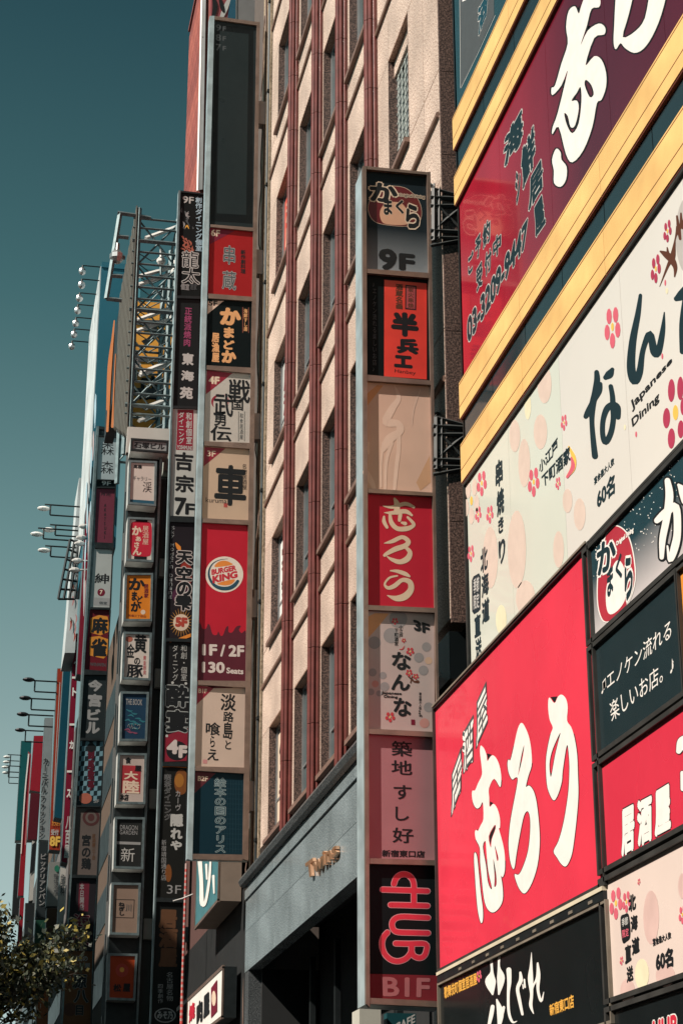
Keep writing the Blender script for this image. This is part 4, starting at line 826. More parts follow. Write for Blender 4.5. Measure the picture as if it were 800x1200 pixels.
def n7(I):
    I.T = Z(180, 990, 5.714); I.col('居酒屋', 38, 428, 160, 818, ink('dull_brown', (.115, .055, .028)), 2, .06)
    I.col('名古屋名物', 85, 850, 134, 1048, grey, 2, .01); I.col('四季創作', 28, 930, 66, 1062, grey, 2, .01); I.ell(78, 1142, 72, 50, grey, 1, 24); I.ell(78, 1142, 64, 42, black, 2, 24); I.text('みそ乃', (25, 1115, 130, 1168), grey, 4, .05)
    I.stroke([(50, 375, 1), (100, 365, 3), (160, 378, 2)], ink('rust_red', (.42, .06, .04)), 2)
dk = P('charcoal', (.010, .013, .013))
rows = [(226, 229, 347, 348, dk, 'black panel with a silver dragon character, marked 9F', n1), (350, 351, 476, 477, P('charcoal2', (.014, .017, .018)), 'black panel with three pale characters', n2),
        (479, 480, 605, 606, P('chalk', (.50, .50, .47)), 'white panel with black brush characters, marked 7F', n3), (612, 613, 748, 749, P('charcoal3', (.02, .016, .02)), 'dark panel with fat outlined characters and a sunburst', n4),
        (752, 753, 893, 894, P('charcoal4', (.016, .016, .017)), 'black panel with outlined characters, marked 4F', n5), (898, 899, 1052, 1053, P('charcoal5', (.014, .015, .014)), 'black panel with a bowl of noodles, marked 3F', n6), (1057, 1058, 1212, 1212, P('charcoal6', (.010, .012, .012)), 'black panel with dull brown characters', n7)]
TN = sign_tower('narrow black sign tower topped by the silver dragon panel, left of the burger tower', YN,
    [(209.2, 226), (201, 450), (193, 680), (185, 930), (175.6, 1210)], [(241, 226), (234, 477), (230.5, 610), (225.5, 800), (217.5, 1020), (211, 1212)],
    [(211.5, 226), (207.4, 349), (203.2, 477), (199.6, 610), (195, 749), (191, 900), (184, 1055), (176.8, 1210)], [(239.5, 228), (236.5, 349), (232.2, 477), (228.7, 606), (225.5, 749), (221.5, 900), (215.3, 1055), (209.5, 1212)],
    rows, .2, steelg, silver, darksteel, .05, (224, 227), (1216, 1216))
for y in (380, 563, 668, 797, 940, 1090):
    a = at(('Y', YN), lerp([(209.2, 226), (175.6, 1210)], y), y); q = MB(); q.box(a.x+.8, a.x+1.3, YN+.55, YN+.8, a.z-.2, a.z+.2, steelg); q.build('bracket', TN)
# ---------------------------------------------------------------- tower of separate boxes
YX = 60.5; PX = ('Y', YX)
TX = empty('sign_tower', (5.2, YX+.6, 10), 'pale post carrying nine separate box signs in pale metal cases, left of the black tower', 'sign tower')
q = MB()
outl = [(150, 512), (146, 600), (142, 700), (138, 800), (133.5, 900), (129, 1010), (125, 1100), (120, 1210)]; outr = [(191, 520), (187, 620), (183, 720), (178, 840), (173, 950), (168, 1060), (162, 1210)]
pts = [at(PX, lerp(outl, 512)+5, 512), at(PX, lerp(outr, 512), 512), at(PX, lerp(outr, 1212), 1212), at(PX, lerp(outl, 1212)+5, 1212)]
q.prism([p+Vector((0, .62, 0)) for p in pts], (0, .5, 0), darksteel); q.build('post', TX)
q = MB(); pts = [at(PX, lerp(outr, 512)-1.5, 512), at(PX, lerp(outr, 512)+1, 512), at(PX, lerp(outr, 1212)+1, 1212), at(PX, lerp(outr, 1212)-1.5, 1212)]; q.prism([p+Vector((0, .4, 0)) for p in pts], (0, .3, 0), steelg); q.build('conduit_channel', TX)
def bxsign(q4, m, lab, fn, d=.62, rimm=None):
    rimm = rimm or steelg
    c = MB(); P4 = [at(PX, *p) for p in q4]; cx = sum((p for p in P4), Vector())/4
    o4 = [cx+(p-cx)*1.0+Vector(((-1 if i in (0, 3) else 1)*.075, 0, (1 if i < 2 else -1)*.075)) for i, p in enumerate(P4)]
    c.prism([p+Vector((0, .04, 0)) for p in o4], (0, d, 0), M('pale_case', (.55, .57, .55), .5, .1, .15, 3)); cs = c.build('sign_box', TX); cs['label'] = lab
    r = MB()
    for i in range(4): j = (i+1) % 4; r.prism([P4[i], P4[j], o4[j], o4[i]], (0, .06, 0), rimm)
    for k in range(len(r.v)): r.v[k] = (r.v[k][0], r.v[k][1]-.03, r.v[k][2])
    r.build('rim', cs); f = MB(); f.prism([p+Vector((0, .01, 0)) for p in P4], (0, .03, 0), m); 
    ik = Ink(PX, -.0088, .0016); fn(ik); 
    for k in range(len(ik.mb.v)): f_ = None
    fo = f.build('face', cs)
    if ik.mb.v:
        v0 = len(f.v); ik.mb.build('lettering', cs)
def x0(I): I.text('石塚ビル', [(157.5, 517.5), (193.5, 520), (193, 527.5), (157, 524.5)], black, 1, .04)
def x1(I): I.text('高橋', (156.8, 544.5, 166.5, 549), black, 1, .03); I.text('ギャラリー', (156, 558, 177.5, 563.5), dimgrey, 1, .0); I.text('渓', (167.5, 564.5, 178, 577), black, 1, .0); I.box(151.5, 586, 182.5, 591.5, navy, 1)
def x2(I):
    I.T = Z(90, 480, 5.714); I.shape([(385, 750), (480, 752), (503, 790), (500, 945), (478, 982), (385, 980), (360, 945), (362, 785)], red, 1, 3); I.box(395, 733, 475, 752, black, 1); I.box(385, 982, 470, 1003, black, 1)
    I.col('居酒屋', 440, 775, 484, 905, cream, 2, .0); I.text('か', (370, 778, 436, 842), cream, 2, .05); I.text('あ', (395, 848, 432, 882), cream, 2, .05); I.text('さ', (385, 885, 420, 925), cream, 2, .05); I.text('ん', (375, 925, 435, 975), cream, 2, .05)
def x3(I):
    I.T = Z(90, 670, 5.714); I.text('か', (348, 42, 460, 125), black, 1, .05); I.text('ま', (368, 130, 405, 195), black, 1, .05); I.text('ど', (405, 160, 442, 212), black, 1, .05); I.text('か', (362, 200, 430, 268), black, 1, .05); I.col('居酒家', 450, 80, 482, 175, maroon, 1, .02); I.ell(445, 270, 16, 16, cream, 1); I.text('新宿三丁目店', (345, 287, 465, 304), maroon, 1, .01)
def x4(I):
    I.T = Z(90, 670, 5.714); I.text('黄', (385, 415, 470, 545), black, 1, .03); I.text('金', (335, 480, 388, 575), black, 1, .02); I.text('の', (385, 575, 425, 622), black, 1, .03); I.text('豚', (335, 620, 445, 712), black, 1, .03); I.ell(352, 450, 24, 20, ink('rust', (.4, .12, .08)), 1); I.col('黄金厨房', 445, 560, 466, 690, red, 1, .0)
def x5(I):
    I.T = Z(90, 670, 5.714); I.text('THE BOOK', (330, 852, 440, 892), grey, 1, .02)
    for k in range(14): x = random.uniform(320, 430); y = random.uniform(920, 1095); I.stroke([(x, y, .8), (x+25, y+random.uniform(-12, 12), 2), (x+40, y+8, .6)], [ink('aqua', (.03, .16, .20)), ink('aqua', (.03, .16, .2)), ink('dull_rose', (.22, .06, .11))][2 if y > 1050 else 0], 1+k*.1, n=3)
    I.text('へんこつ', (340, 1015, 425, 1052), grey, 3, .0)
def x6(I):
    I.T = Z(70, 860, 5); I.box(362, 185, 475, 348, M('print_claret2', (.38, .02, .03)), 1); I.text('大', (378, 218, 460, 268), cream, 2, .04); I.text('陸', (370, 272, 470, 350), cream, 2, .04); I.text('本店', (355, 352, 405, 392), black, 1, .05); I.text('食', (385, 135, 420, 175), black, 1, .05); I.text('屋', (440, 185, 480, 220), black, 3, .03)
def x7(I):
    I.T = Z(70, 860, 5); I.box(331, 632, 475, 648, grey, 1); I.text('DRAGON', (355, 535, 458, 562), grey, 1, .0); I.text('GARDEN', (352, 566, 456, 590), grey, 1, .0); I.text('新', (360, 668, 440, 748), palegrey, 1, .0)
def x8(I):
    I.T = Z(70, 1020, 5)
    for a, b in (((330, 170), (438, 172)), ((438, 172), (432, 278)), ((432, 278), (326, 275)), ((326, 275), (330, 170))): I.stroke([(*a, .6), (*b, .6)], black, 1, n=2)
    I.col('ねぎし', 345, 185, 382, 265, black, 2, .04); I.text('川', (388, 198, 420, 240), dimgrey, 2, .0)
def x9(I):
    I.T = Z(70, 1020, 5); I.ell(366, 585, 38, 40, ink('rust_red', (.42, .06, .04)), 1, 18); I.ell(366, 582, 14, 15, gold, 2, 10); I.text('松', (315, 665, 362, 712), black, 1, .05); I.text('屋', (370, 662, 416, 712), black, 1, .05)
bxsign([(156, 516), (195.5, 518.5), (195, 529), (155.5, 526)], P('case_grey', (.26, .28, .28)), 'topmost wide grey box with the building name', x0, .8, darksteel)
for q4, m, lab, fn in (
  ([(154, 542), (181.5, 543), (180.5, 591), (152.5, 588.5)], P('oyster', (.58, .52, .47)), 'oyster white box with small gallery writing', x1),
  ([(152.5, 608.5), (178.5, 609.5), (177.5, 656.5), (150.5, 655)], P('oyster', (0, 0, 0)), 'white box with a red rounded label', x2),
  ([(149, 674), (177, 674), (175.8, 725.5), (147.5, 725.5)], P('amber', (.66, .21, .025)), 'bright orange box with black kana', x3),
  ([(147.5, 743), (175.5, 744), (174, 795), (145.5, 793.5)], P('oyster', (0, 0, 0)), 'white box with black brush characters and a red blot', x4),
  ([(144, 813), (172, 813.5), (170, 866), (142.8, 866)], P('ink_blue', (.016, .045, .085)), 'dark blue box with a misty picture', x5),
  ([(141, 885), (169.5, 885.5), (167.8, 940), (139, 939.5)], P('parchment', (.48, .40, .36)), 'parchment box with a red square', x6),
  ([(137.5, 960), (167.3, 960.5), (165.5, 1016), (136, 1015)], P('box_black', (.022, .024, .024)), 'black box with two grey inscriptions', x7),
  ([(133.5, 1037), (162.5, 1037.5), (160.5, 1093.5), (131.5, 1092.5)], P('sand', (.25, .18, .14)), 'sandy box with a small framed kana', x8),
  ([(129.5, 1120), (158.5, 1120.5), (156, 1170), (128.5, 1169)], P('vermilion', (.36, .055, .018)), 'vermilion box with a round mark', x9)): bxsign(q4, m, lab, fn)
# ---------------------------------------------------------------- tower M
YM = 86.0; PM = ('Y', YM)
def m0(I): I.T = Z(90, 480, 5.714); I.text('BUBU', (170, 145, 262, 168), dimgrey, 1, .03)
def m1(I):
    I.T = Z(90, 480, 5.714); I.text('森', (165, 222, 252, 305), black, 1, .0); I.text('森', (162, 345, 248, 430), black, 1, .0)
def m1b(I): I.T = Z(90, 480, 5.714); I.text('9F', (168, 478, 230, 508), palegrey, 1, .02)
def m2(I): I.T = Z(90, 480, 5.714); I.col('AKATSUKI', 184, 625, 206, 870, black, 1, .03); I.text('月光', (160, 560, 230, 578), black, 1)
def m3(I): I.T = Z(90, 670, 5.714); I.text('紳', (122, 12, 218, 80), black, 1, .02); I.ell(165, 138, 26, 26, maroon, 1, 14); I.text('7', (155, 122, 174, 152), cream, 2, .04); I.box(112, 175, 222, 228, grey, 1); I.text('個室', (150, 200, 205, 220), dimgrey, 2)
def m4(I):
    I.T = Z(90, 670, 5.714); o = ink('tile_orange', (.62, .24, .035)); I.poly([(96, 310), (150, 290), (208, 300), (215, 345), (214, 402), (160, 426), (92, 408)], o, 1); I.poly([(90, 438), (150, 430), (212, 452), (205, 560), (180, 582), (86, 560)], o, 1)
    I.text('麻', (100, 305, 212, 415), black, 2, .05); I.text('雀', (92, 445, 205, 570), black, 2, .05); I.text('WINWIN', (90, 610, 195, 634), dimgrey, 1, .02)
def m5(I):
    I.T = Z(90, 670, 5.714)
    for ch, b in (('今', (76, 722, 172, 802)), ('宮', (76, 818, 170, 905)), ('ビ', (72, 918, 160, 995)), ('ル', (62, 1005, 156, 1085))): I.text(ch, b, grey, 1, .06)
def m6(I):
    I.T = Z(70, 860, 5); a = ink('check_blue', (.16, .30, .36))
    for r in range(12):
        for c in range(7):
            if (r+c) % 2 == 0: x = 112+c*21-r*1.6; y = 42+r*29; I.poly([(x, y+3), (x+21, y), (x+19, y+29), (x-2, y+32)], a, 1)
    I.col('御座敷亭', 165, 90, 205, 330, deepred, 2, .06); I.ell(185, 80, 24, 28, black, 3, 14); I.ell(152, 378, 38, 32, ink('rust', (.4, .12, .08)), 2, 14); I.text('5F', (200, 385, 232, 405), grey, 2, .02)
def m7(I): I.T = Z(70, 860, 5); I.ell(185, 490, 50, 50, ink('dull_wine', (.08, .03, .03)), 1, 20); I.ell(185, 490, 34, 34, P('drab', (.13, .105, .095)), 2, 20); I.ell(185, 490, 20, 22, ink('dull_wine', (.08, .03, .03)), 3, 16); I.col('宮の鶏', 128, 590, 185, 795, black, 1, .04); I.col('居酒屋三丁目', 190, 585, 212, 740, ink('dull_brown', (.115, .055, .028)), 1, .02)
def m8(I): I.T = Z(70, 1020, 5); I.box(112, 65, 172, 240, ink('dull_crimson', (.13, .015, .03)), 1); I.col('本日開店', 118, 75, 145, 235, grey, 2); I.text('海', (80, 255, 175, 340), maroon, 1, .02, ink('soft_pink', (.40, .24, .24)), .05); I.text('峡', (78, 355, 175, 438), maroon, 1, .02, ink('soft_pink', (.40, .24, .24)), .05)
def m9(I): I.T = Z(70, 1020, 5); I.text('伝説の', (68, 498, 165, 532), palegrey, 1, .02); I.text('すた丼屋', (50, 540, 180, 572), grey, 1, .02); I.text('源', (75, 608, 160, 692), black, 1, .03, grey, .03); I.text('八', (85, 700, 170, 775), black, 1, .03, grey, .03); I.ell(62, 815, 38, 40, brown, 1, 16); I.text('目', (95, 790, 140, 850), black, 1, .03, grey, .02)
rows = [(503.5, 506, 511, 512, P('mid_dark', (.03, .045, .05)), None, m0), (512, 513, 562, 563, P('mist', (.34, .40, .42)), 'misty grey panel with two matching characters', m1), (563.2, 564, 571, 571.5, P('black', (0, 0, 0)), None, m1b),
        (572.5, 573, 636, 637, P('dull_plum', (.15, .035, .055)), 'dull plum panel with faint black writing', m2), (643, 644, 712, 712.5, P('mist2', (.40, .42, .41)), 'pale panel with a round maroon 7 mark', m3),
        (714.5, 715, 785, 787, P('maroon_sign', (.13, .014, .022)), 'maroon panel with two orange game tiles', m4), (791, 791.5, 865, 866, P('slate', (.022, .03, .033)), 'dark panel with the building name', m5),
        (868, 868.5, 944, 945, P('check_dark', (.015, .028, .035)), 'blue checkered panel', m6), (946, 946.5, 1025, 1026, P('drab', (.13, .105, .095)), 'drab panel with concentric rings', m7), (1029, 1029.5, 1111, 1112, P('dusk', (.02, .018, .022)), 'dark panel with two outlined characters', m8), (1114, 1114.5, 1212, 1212, P('dull_amber', (.17, .07, .03)), 'dull amber panel with black characters', m9)]
TM = sign_tower('tall grey sign tower whose top panel shows two matching characters, under the orange sign', YM,
    [(113.5, 500), (109.5, 637), (104, 715), (96, 791), (90, 868), (84, 945), (78.5, 1026), (75, 1112), (71, 1212)], [(139.5, 503), (135, 637), (131.5, 715), (127, 791), (123, 868), (119, 948), (114.5, 1026), (110, 1116), (107, 1212)],
    [(116, 505), (111.5, 637), (106, 715), (98.5, 791), (92, 868), (86.5, 945), (81, 1026), (77, 1112), (73, 1212)], [(138, 506), (133.2, 637), (130, 715), (125.3, 791), (121.5, 868), (117.5, 948), (113, 1026), (108.3, 1116), (105.5, 1212)],
    rows, .8, steelg, steelg, darksteel, .09, (500, 503), (1216, 1216))
# ================================================================== far buildings on the right-hand side
def block(label, x0, x1, y0, y1, h, m, name='office_building', face=None):
    e = empty(name, ((x0+x1)/2, (y0+y1)/2, .13), label, 'building'); q = MB(); q.box(x0, x1, y0, y1, .14, h, m); q.build('wall', e); return e
beige = M('stained_stone', (.40, .30, .20), .8, var=.35, scale=1.2, bump=.3, bscale=14, speck=(16, (.24, .17, .11), (.50, .38, .27)))
e = block('weathered beige building strip with a dark drainpipe beside the granite front', 6.05, 16, 39.62, 45.9, 36, M('backing_wall', (0, 0, 0)))
q = MB(); q.box(6.0, 6.06, 39.62, 40.9, 8.7, 36, beige); q.build('stone_pier', e)
q = MB(); q.tube((5.98, 39.75, .2), (5.98, 39.75, 34), .045, darksteel); q.tube((5.97, 40.3, .2), (5.97, 40.3, 34), .03, M('rusty_cable', (.12, .07, .05), .7))
for k in range(12): q.box(5.94, 6.02, 39.68, 39.82, 4+k*2.7, 4.08+k*2.7, darksteel)
q.build('drainpipe', e)
rnd = random.Random(11); q = MB(); p = Vector((5.95, 40.6, 1.5))
while p.z < 31:
    n = p+Vector((rnd.uniform(-.03, .03), rnd.uniform(-.16, .16), rnd.uniform(.25, .6))); n.x = min(max(n.x, 5.9), 5.98); n.y = min(max(n.y, 39.9), 41); q.tube(p, n, .016, M('rusty_cable', (0, 0, 0)), 4); p = n
q.build('cable', e)
# red brick building
YR1 = Yat(216.5, 200, 6.0); ZR = Zat(('X', 6.0), 217, 62)
brick_m = [M('red_brick', (.27, .062, .048), .8, var=.25, scale=4), M('red_brick_dark', (.22, .05, .04), .8, var=.25, scale=4), M('red_brick_light', (.32, .08, .058), .8, var=.25, scale=4)]
e = block('tall red tiled building rising behind the burger sign tower', 6.04, 18, 46.0, YR1, ZR, M('mortar', (.08, .035, .03), .9))
n = 0; zz0 = 24.0
while zz0 < ZR-.3:
    y = 46.05+(n % 2)*.5
    while y < YR1-.2:
        y2 = min(y+1.0, YR1)
        piece('tile_panel', y+.012, y2-.012, zz0, zz0+.58, 6.0, 6.04, brick_m[(n*7+int(y*3)) % 3], e); y += 1.0
    zz0 += .6; n += 1
q = MB(); q.box(5.96, 6.3, 46, YR1+.05, ZR, ZR+.12, brick_m[1]); q.build('parapet', e)
pp = ('Y', 49.0); q = MB(); a = at(pp, 236, 0); b = at(pp, 232, 224)
q.tube(a+Vector((0, 0, 3)), b, .05, whitepipe); a = at(pp, 239.5, 0); b = at(pp, 237, 224); q.tube(a+Vector((0, 0, 3)), b, .11, darksteel)
for y in (45, 130, 190): c = at(pp, 243, y); d = at(pp, 237, y); q.bar(c, d, .12, darksteel)
q.build('roof_pole', e)
# banner and grey panel above the burger tower
e = empty('banner_sign', (5.6, 43, 30), 'red and white banner above the burger sign tower', 'sign'); pl = ('Y', 43.0)
q = MB(); q.prism([at(pl, 247, -20), at(pl, 276, -18), at(pl, 276, 26), at(pl, 247, 22)], (0, .1, 0), M('banner_red', (.26, .05, .06), .6)); o = q.build('cloth_panel', e)
I = Ink(pl, .01, .006); I.stroke([(270, -4, 3), (264, 10, 6), (259, 22, 4)], palegrey, 1); I.stroke([(257, -3, 2), (260, 8, 5), (262, 14, 3)], black, 2); I.stroke([(250, -3, 3), (252, 8, 6), (250, 20, 4)], black, 1); I.poly([(266, 24), (271, -5), (276, -5), (276, 24)], navy, 3); I.build(o)
q = MB(); q.prism([at(pl, 275.5, -20), at(pl, 278, -20), at(pl, 277.5, 26), at(pl, 275, 26)], (0, .2, 0), whitepipe); q.prism([at(pl, 278.5, -20), at(pl, 301, -17), at(pl, 300, 30), at(pl, 278, 26)], (0, .3, 0), M('grey_board', (.17, .17, .17), .5)); q.build('grey_panel', e)
# street-facing box signs low down
def street_box(label, px, X, m, inkfn=None, D=.6, side=None, under=None):
    e = empty('shop_sign', at(('X', X), *px[2])+Vector((.3, 0, 0)), label, 'sign'); pts = [at(('X', X), *p) for p in px]
    y1 = max(p.y for p in pts); y0 = min(p.y for p in pts); z1 = sum(p.z for p in pts[:2])/2; z0 = sum(p.z for p in pts[2:])/2
    q = MB(); q.box(X+.02, X+D, y0, y1, z0, z1, side or M('case_taupe', (.25, .195, .155), .7)); o = q.build('sign_case', e)
    q = MB(); q.box(X, X+.02, y0+.03, y1-.03, z0+.04, z1-.04, m); f = q.build('sign_face', e)
    q = MB(); q.box(X-.02, X+.03, y0, y1, z0-.03, z0+.04, alud); q.box(X-.02, X+.03, y0, y1, z1-.04, z1+.03, alud); q.box(X-.02, X+.03, y0, y0+.05, z0, z1, alud); q.box(X-.02, X+.03, y1-.05, y1, z0, z1, alud); q.build('rim', e)
    if inkfn: I = Ink(('X', X), .006, .004); inkfn(I); I.build(f)
    return e
XS = at(('Y', 41.2), 256, 1020).x
def s1(I):
    I.T = Z(210, 1000, 6)
    for st in ([(150, 60, 30), (160, 200, 26), (165, 350, 30), (190, 340, 20), (215, 200, 18), (225, 60, 14)], [(195, 80, 16), (200, 180, 12)], [(245, 160, 18), (250, 280, 10)]): I.stroke([(a, b, w/6) for a, b, w in st], white, 2)
street_box('teal and white street-facing box sign under the burger tower', [(231, 1000), (256, 960), (256, 1056), (231, 1085)], XS, M('teal_face', (.06, .20, .23), .3), s1, .5)
def s2(I):
    I.text('焼', [(222, 1180), (229, 1172), (229, 1192), (222, 1200)], red, 2, .06)
    for ch, x in (('肉', 231), ('屋', 239)): I.text(ch, [(x, 1176-(x-231)*1.0), (x+7, 1169-(x-231)*1.0), (x+7, 1196-(x-231)*1.0), (x, 1203-(x-231)*1.0)], black, 2, .06)
    I.poly([(248, 1158), (255, 1148), (255, 1185), (248, 1193)], maroon, 2); I.ell(251.5, 1170, 2.5, 9, cream, 3)
street_box('white street-facing sign with red and black characters at the bottom', [(220.5, 1173), (260.5, 1132), (260.5, 1190), (220.5, 1225)], at(('Y', 41.2), 260, 1160).x, white, s2, .3, darksteel)
# dark lower front between burger tower and granite column
e = block('dark shop front under the burger sign tower', 5.9, 6.02, 39.7, 58, 8.6, M('dark_front', (.02, .022, .023), .5), 'low_building')
q = MB(); q.box(5.5, 5.9, 42, 50, 6.9, 7.0, darksteel); q.build('canopy', e)
# striped rope lights
e = empty('rope_light', (4.9, 47, 3), 'red and white striped rope of lights hanging beside the lower black tower', 'light rope')
q = MB(); pr = ('Y', 47.0); r1 = M('rope_red', (.5, .06, .05), .5); ya_ = 1012
while ya_ < 1200:
    x = 218.5-(ya_-1012)*.033; a = at(pr, x, ya_); b = at(pr, x-.1, ya_+3.2)
    q.tube(a, b, .036, r1 if int((ya_-1012)/3.3) % 2 else M('rope_pale', (.45, .3, .28), .5), 6); ya_ += 3.3
q.build('rope', e)
# pale office building behind the box tower
e = empty('office_building', (6, 66, .13), 'pale office building behind the box signs, carrying the rooftop steel frame', 'building')
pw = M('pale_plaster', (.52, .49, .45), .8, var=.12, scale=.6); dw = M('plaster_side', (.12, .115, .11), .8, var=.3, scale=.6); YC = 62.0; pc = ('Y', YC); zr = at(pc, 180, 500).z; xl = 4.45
q = MB(); q.box(6.35, 18, YC+.2, 74, .14, zr-.3, dw); q.box(xl+.1, 6.35, YC+.35, 64.0, .14, zr-.4, M('shaft_shade', (.07, .075, .075), .7, var=.15)); q.build('wall', e)  # shaft coloured dark to stand for shaded gaps between the boxes
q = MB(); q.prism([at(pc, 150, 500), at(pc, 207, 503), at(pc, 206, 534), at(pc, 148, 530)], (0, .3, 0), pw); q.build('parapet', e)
for k, y in enumerate((545, 668, 797, 938, 1090)):
    a = at(pc, lerp(outr, y)+1, y); b = at(pc, lerp(outr, y)+14, y); q = MB(); q.box(a.x, b.x, YC-.3, YC+.3, a.z-.33, a.z+.33, M('pale_beam', (.40, .42, .38), .6)); q.build('cross_beam', e)
q = MB(); a0 = at(pc, 176, 560); q.box(a0.x, 6.4, YC-.05, YC+.2, .14, a0.z, M('dark_green_panel', (.02, .032, .03), .5)); q.build('dark_recess', e)
for k in range(9): q = MB(); z = zr-3-k*2.6; q.box(6.0, 6.36, YC+.1, YC+.19, z-.9, z, M('shaft_shade', (0, 0, 0))); q.box(xl+.02, xl+.05, YC+.5, YC+.7, z-.9, z+.6, glassd); q.build('window', e)
# rooftop steel frame with louvre screen
SF = empty('rooftop_frame', (5, 64, zr), 'rooftop steel lattice with slanting struts and a louvred side screen', 'steel frame')
YS = 62.3; ps = ('Y', YS); lL = [(162, 252), (157, 370), (153.5, 440), (150, 505)]; lR = [(208.5, 262), (207, 350), (204, 440), (201, 505)]
def P3(x, y, Y): return at(('Y', Y), x, y)
xa = P3(161, 300, YS).x; xb = P3(208, 300, YS).x; zt_ = P3(161, 252, YS).z; zbm = zr
q = MB()
for Y in (YS, YS+2.5, YS+5.5):
    for x in (xa, xb): q.bar((x, Y, zbm), (x, Y, zt_+(.3 if x == xa else 0)), .14, steelg)
q.build('post', SF)
ys_ = [258, 269, 284, 297, 311, 325, 338, 352, 365, 379, 392, 407, 420, 434, 449, 463, 477, 487]
for i, y in enumerate(ys_):
    z = P3(185, y, YS).z; q = MB(); w = .13 if i in (2, 8, 16) else .07; q.bar((xa-.2, YS, z), (xb, YS, z), w, steelg); q.build('rail', SF)
    if i % 2 == 0: q = MB(); q.bar((xb, YS, z), (xb, YS+5.5, z), .08, steelg); q.bar((xa, YS+5.5, z), (xb, YS+5.5, z), .08, steelg); q.build('rail', SF)
for i in range(0, 16, 4):
    z1 = P3(185, ys_[i], YS).z; z0 = P3(185, ys_[min(i+4, 17)], YS).z
    for a, b, w in (((xa, YS+.1, z1), (xb, YS+.1, z0), .055), ((xb, YS+.15, z1), (xa, YS+.15, z0), .055), ((xa, YS+5.4, z1), (xb, YS+5.4, z0), .05), ((xb, YS+5.45, z1), (xa, YS+5.45, z0), .05)):
        q = MB(); q.bar(a, b, w, steelg); q.build('cross_brace', SF)
for i in range(0, 17):
    z1 = P3(185, ys_[i], YS).z; z0 = P3(185, ys_[i+1], YS).z; xm = (xa+xb)/2
    for a, b in (((xa, YS+2.5, z1), (xm, YS+2.5, z0)), ((xb, YS+2.5, z1), (xm, YS+2.5, z0))):
        q = MB(); q.bar(a, b, .035, steelg); q.build('lattice_bar', SF)
for x0, y0, x1, y1 in ((171, 279, 207, 266), (163, 324, 203, 313), (163, 333.5, 201, 321), (161, 375, 198, 362), (160, 388, 200, 374), (165, 437, 198, 424), (164, 439.5, 199, 427), (172, 477, 196, 468), (163, 493, 175, 489)):
    q = MB(); q.bar(P3(x0, y0, YS+.6), P3(x1, y1, YS+1.4), .11, whitepipe); q.build('white_strut', SF)  # slanting struts in white against the grey lattice
for x, y in ((189, 306), (205, 319), (204, 373), (160, 428)):
    q = MB(); c = P3(x, y, YS+1); q.ball(c, .18, M('lamp_white', (.75, .75, .72), .4)); q.tube(c, c+Vector((0, 0, .5)), .07, M('lamp_white', (0, 0, 0))); q.bar(c-Vector((0, 0, .6)), c, .07, steelg); q.build('floodlight', SF)
# louvre screen: street-facing wall of upright corrugated fins
YL1 = Yat(141, 330, xa-.1); 
q = MB(); XL = xa-.10; zfar = at(('Y', YL1), 138, 500).z
m_l = M('louvre_bronze', (.13, .12, .10), .6, .1, .2, 3); nf = 10
for i in range(nf):
    y = YS-.1+(YL1-YS)*i/nf; q.box(XL-.02, XL+.02, y, y+(YL1-YS)/nf*.5, zbm-.3+(zfar-zbm+.3)*i/nf, zt_+.35, m_l)
tag(q.build('louvre_fin', SF), kind='stuff')
q = MB(); G = [(138, 249.5), (160, 252), (176, 256)]
for a, b in (((138, 249.5), (163, 253)), ((141, 250), (125, 350)), ((125, 350), (143, 352)), ((137.5, 277), (151, 278.5)), ((133, 300), (147, 302)), ((131, 323), (144, 324)), ((163, 253), (177, 256))): q.bar(P3(*a, YS), P3(*b, YS), .13, steelg)
q.build('outrigger_frame', SF); q = MB(); c = P3(137, 301, YS); q.ball(c, .28, M('lamp_silver', (.5, .5, .5), .3, .8)); q.tube(c+Vector((0, 0, .1)), c+Vector((0, 0, .55)), .1, M('lamp_silver', (0, 0, 0))); q.build('floodlight', SF)
# teal wall and orange sign beyond the frame
e = block('teal clad building behind the rooftop frame', at(('Y', 89), 162, 400).x, 18, 89, 94, at(('Y', 89), 185, 316).z, M('teal_cladding', (.02, .11, .14), .5, var=.08, scale=.3))
e = empty('billboard', (6.5, 76, 40), 'orange billboard with black characters seen through the rooftop frame', 'billboard'); po = ('Y', 76.0)
q = MB(); q.prism([at(po, 161, 353), at(po, 206, 356), at(po, 201, 512), at(po, 154, 512)], (0, .4, 0), M('sign_orange', (.80, .36, .05), .4)); o = q.build('face_panel', e)
I = Ink(po, .02, .01)
for ch, b in (('大', (166, 378, 198, 404)), ('店', (162, 440, 194, 470))): I.text(ch, b, black, 1, .03)
for y in (375, 418, 455): I.poly([(158, y), (206, y+1), (206, y+7), (158, y+6)], dimgrey, 2)
I.build(o)
e = empty('billboard', (4.3, 82, 40), 'narrow street-facing board with orange and black swirls beside the louvred screen', 'billboard'); X2 = 4.55; px_ = ('X', X2)
ya2 = Yat(124.5, 470, X2); yb2 = Yat(140, 400, X2); zt2 = Zat(px_, 138, 372); q = MB(); q.box(X2, X2+.4, yb2, ya2, Zat(px_, 126, 500), zt2, M('swirl_black', (.02, .015, .015), .4)); o = q.build('face_panel', e)
I = Ink(px_, .02, .012)
for st in ([(135, 376, 1.5), (132, 410, 3), (130, 450, 2), (127, 505, 3)], [(133, 395, 2), (129, 430, 3.5), (127, 480, 2.5)], [(136.5, 415, 1), (134, 470, 1.6), (133, 500, 3)]): I.stroke(st, ink('swirl_orange', (.42, .13, .03)), 1)
I.build(o)
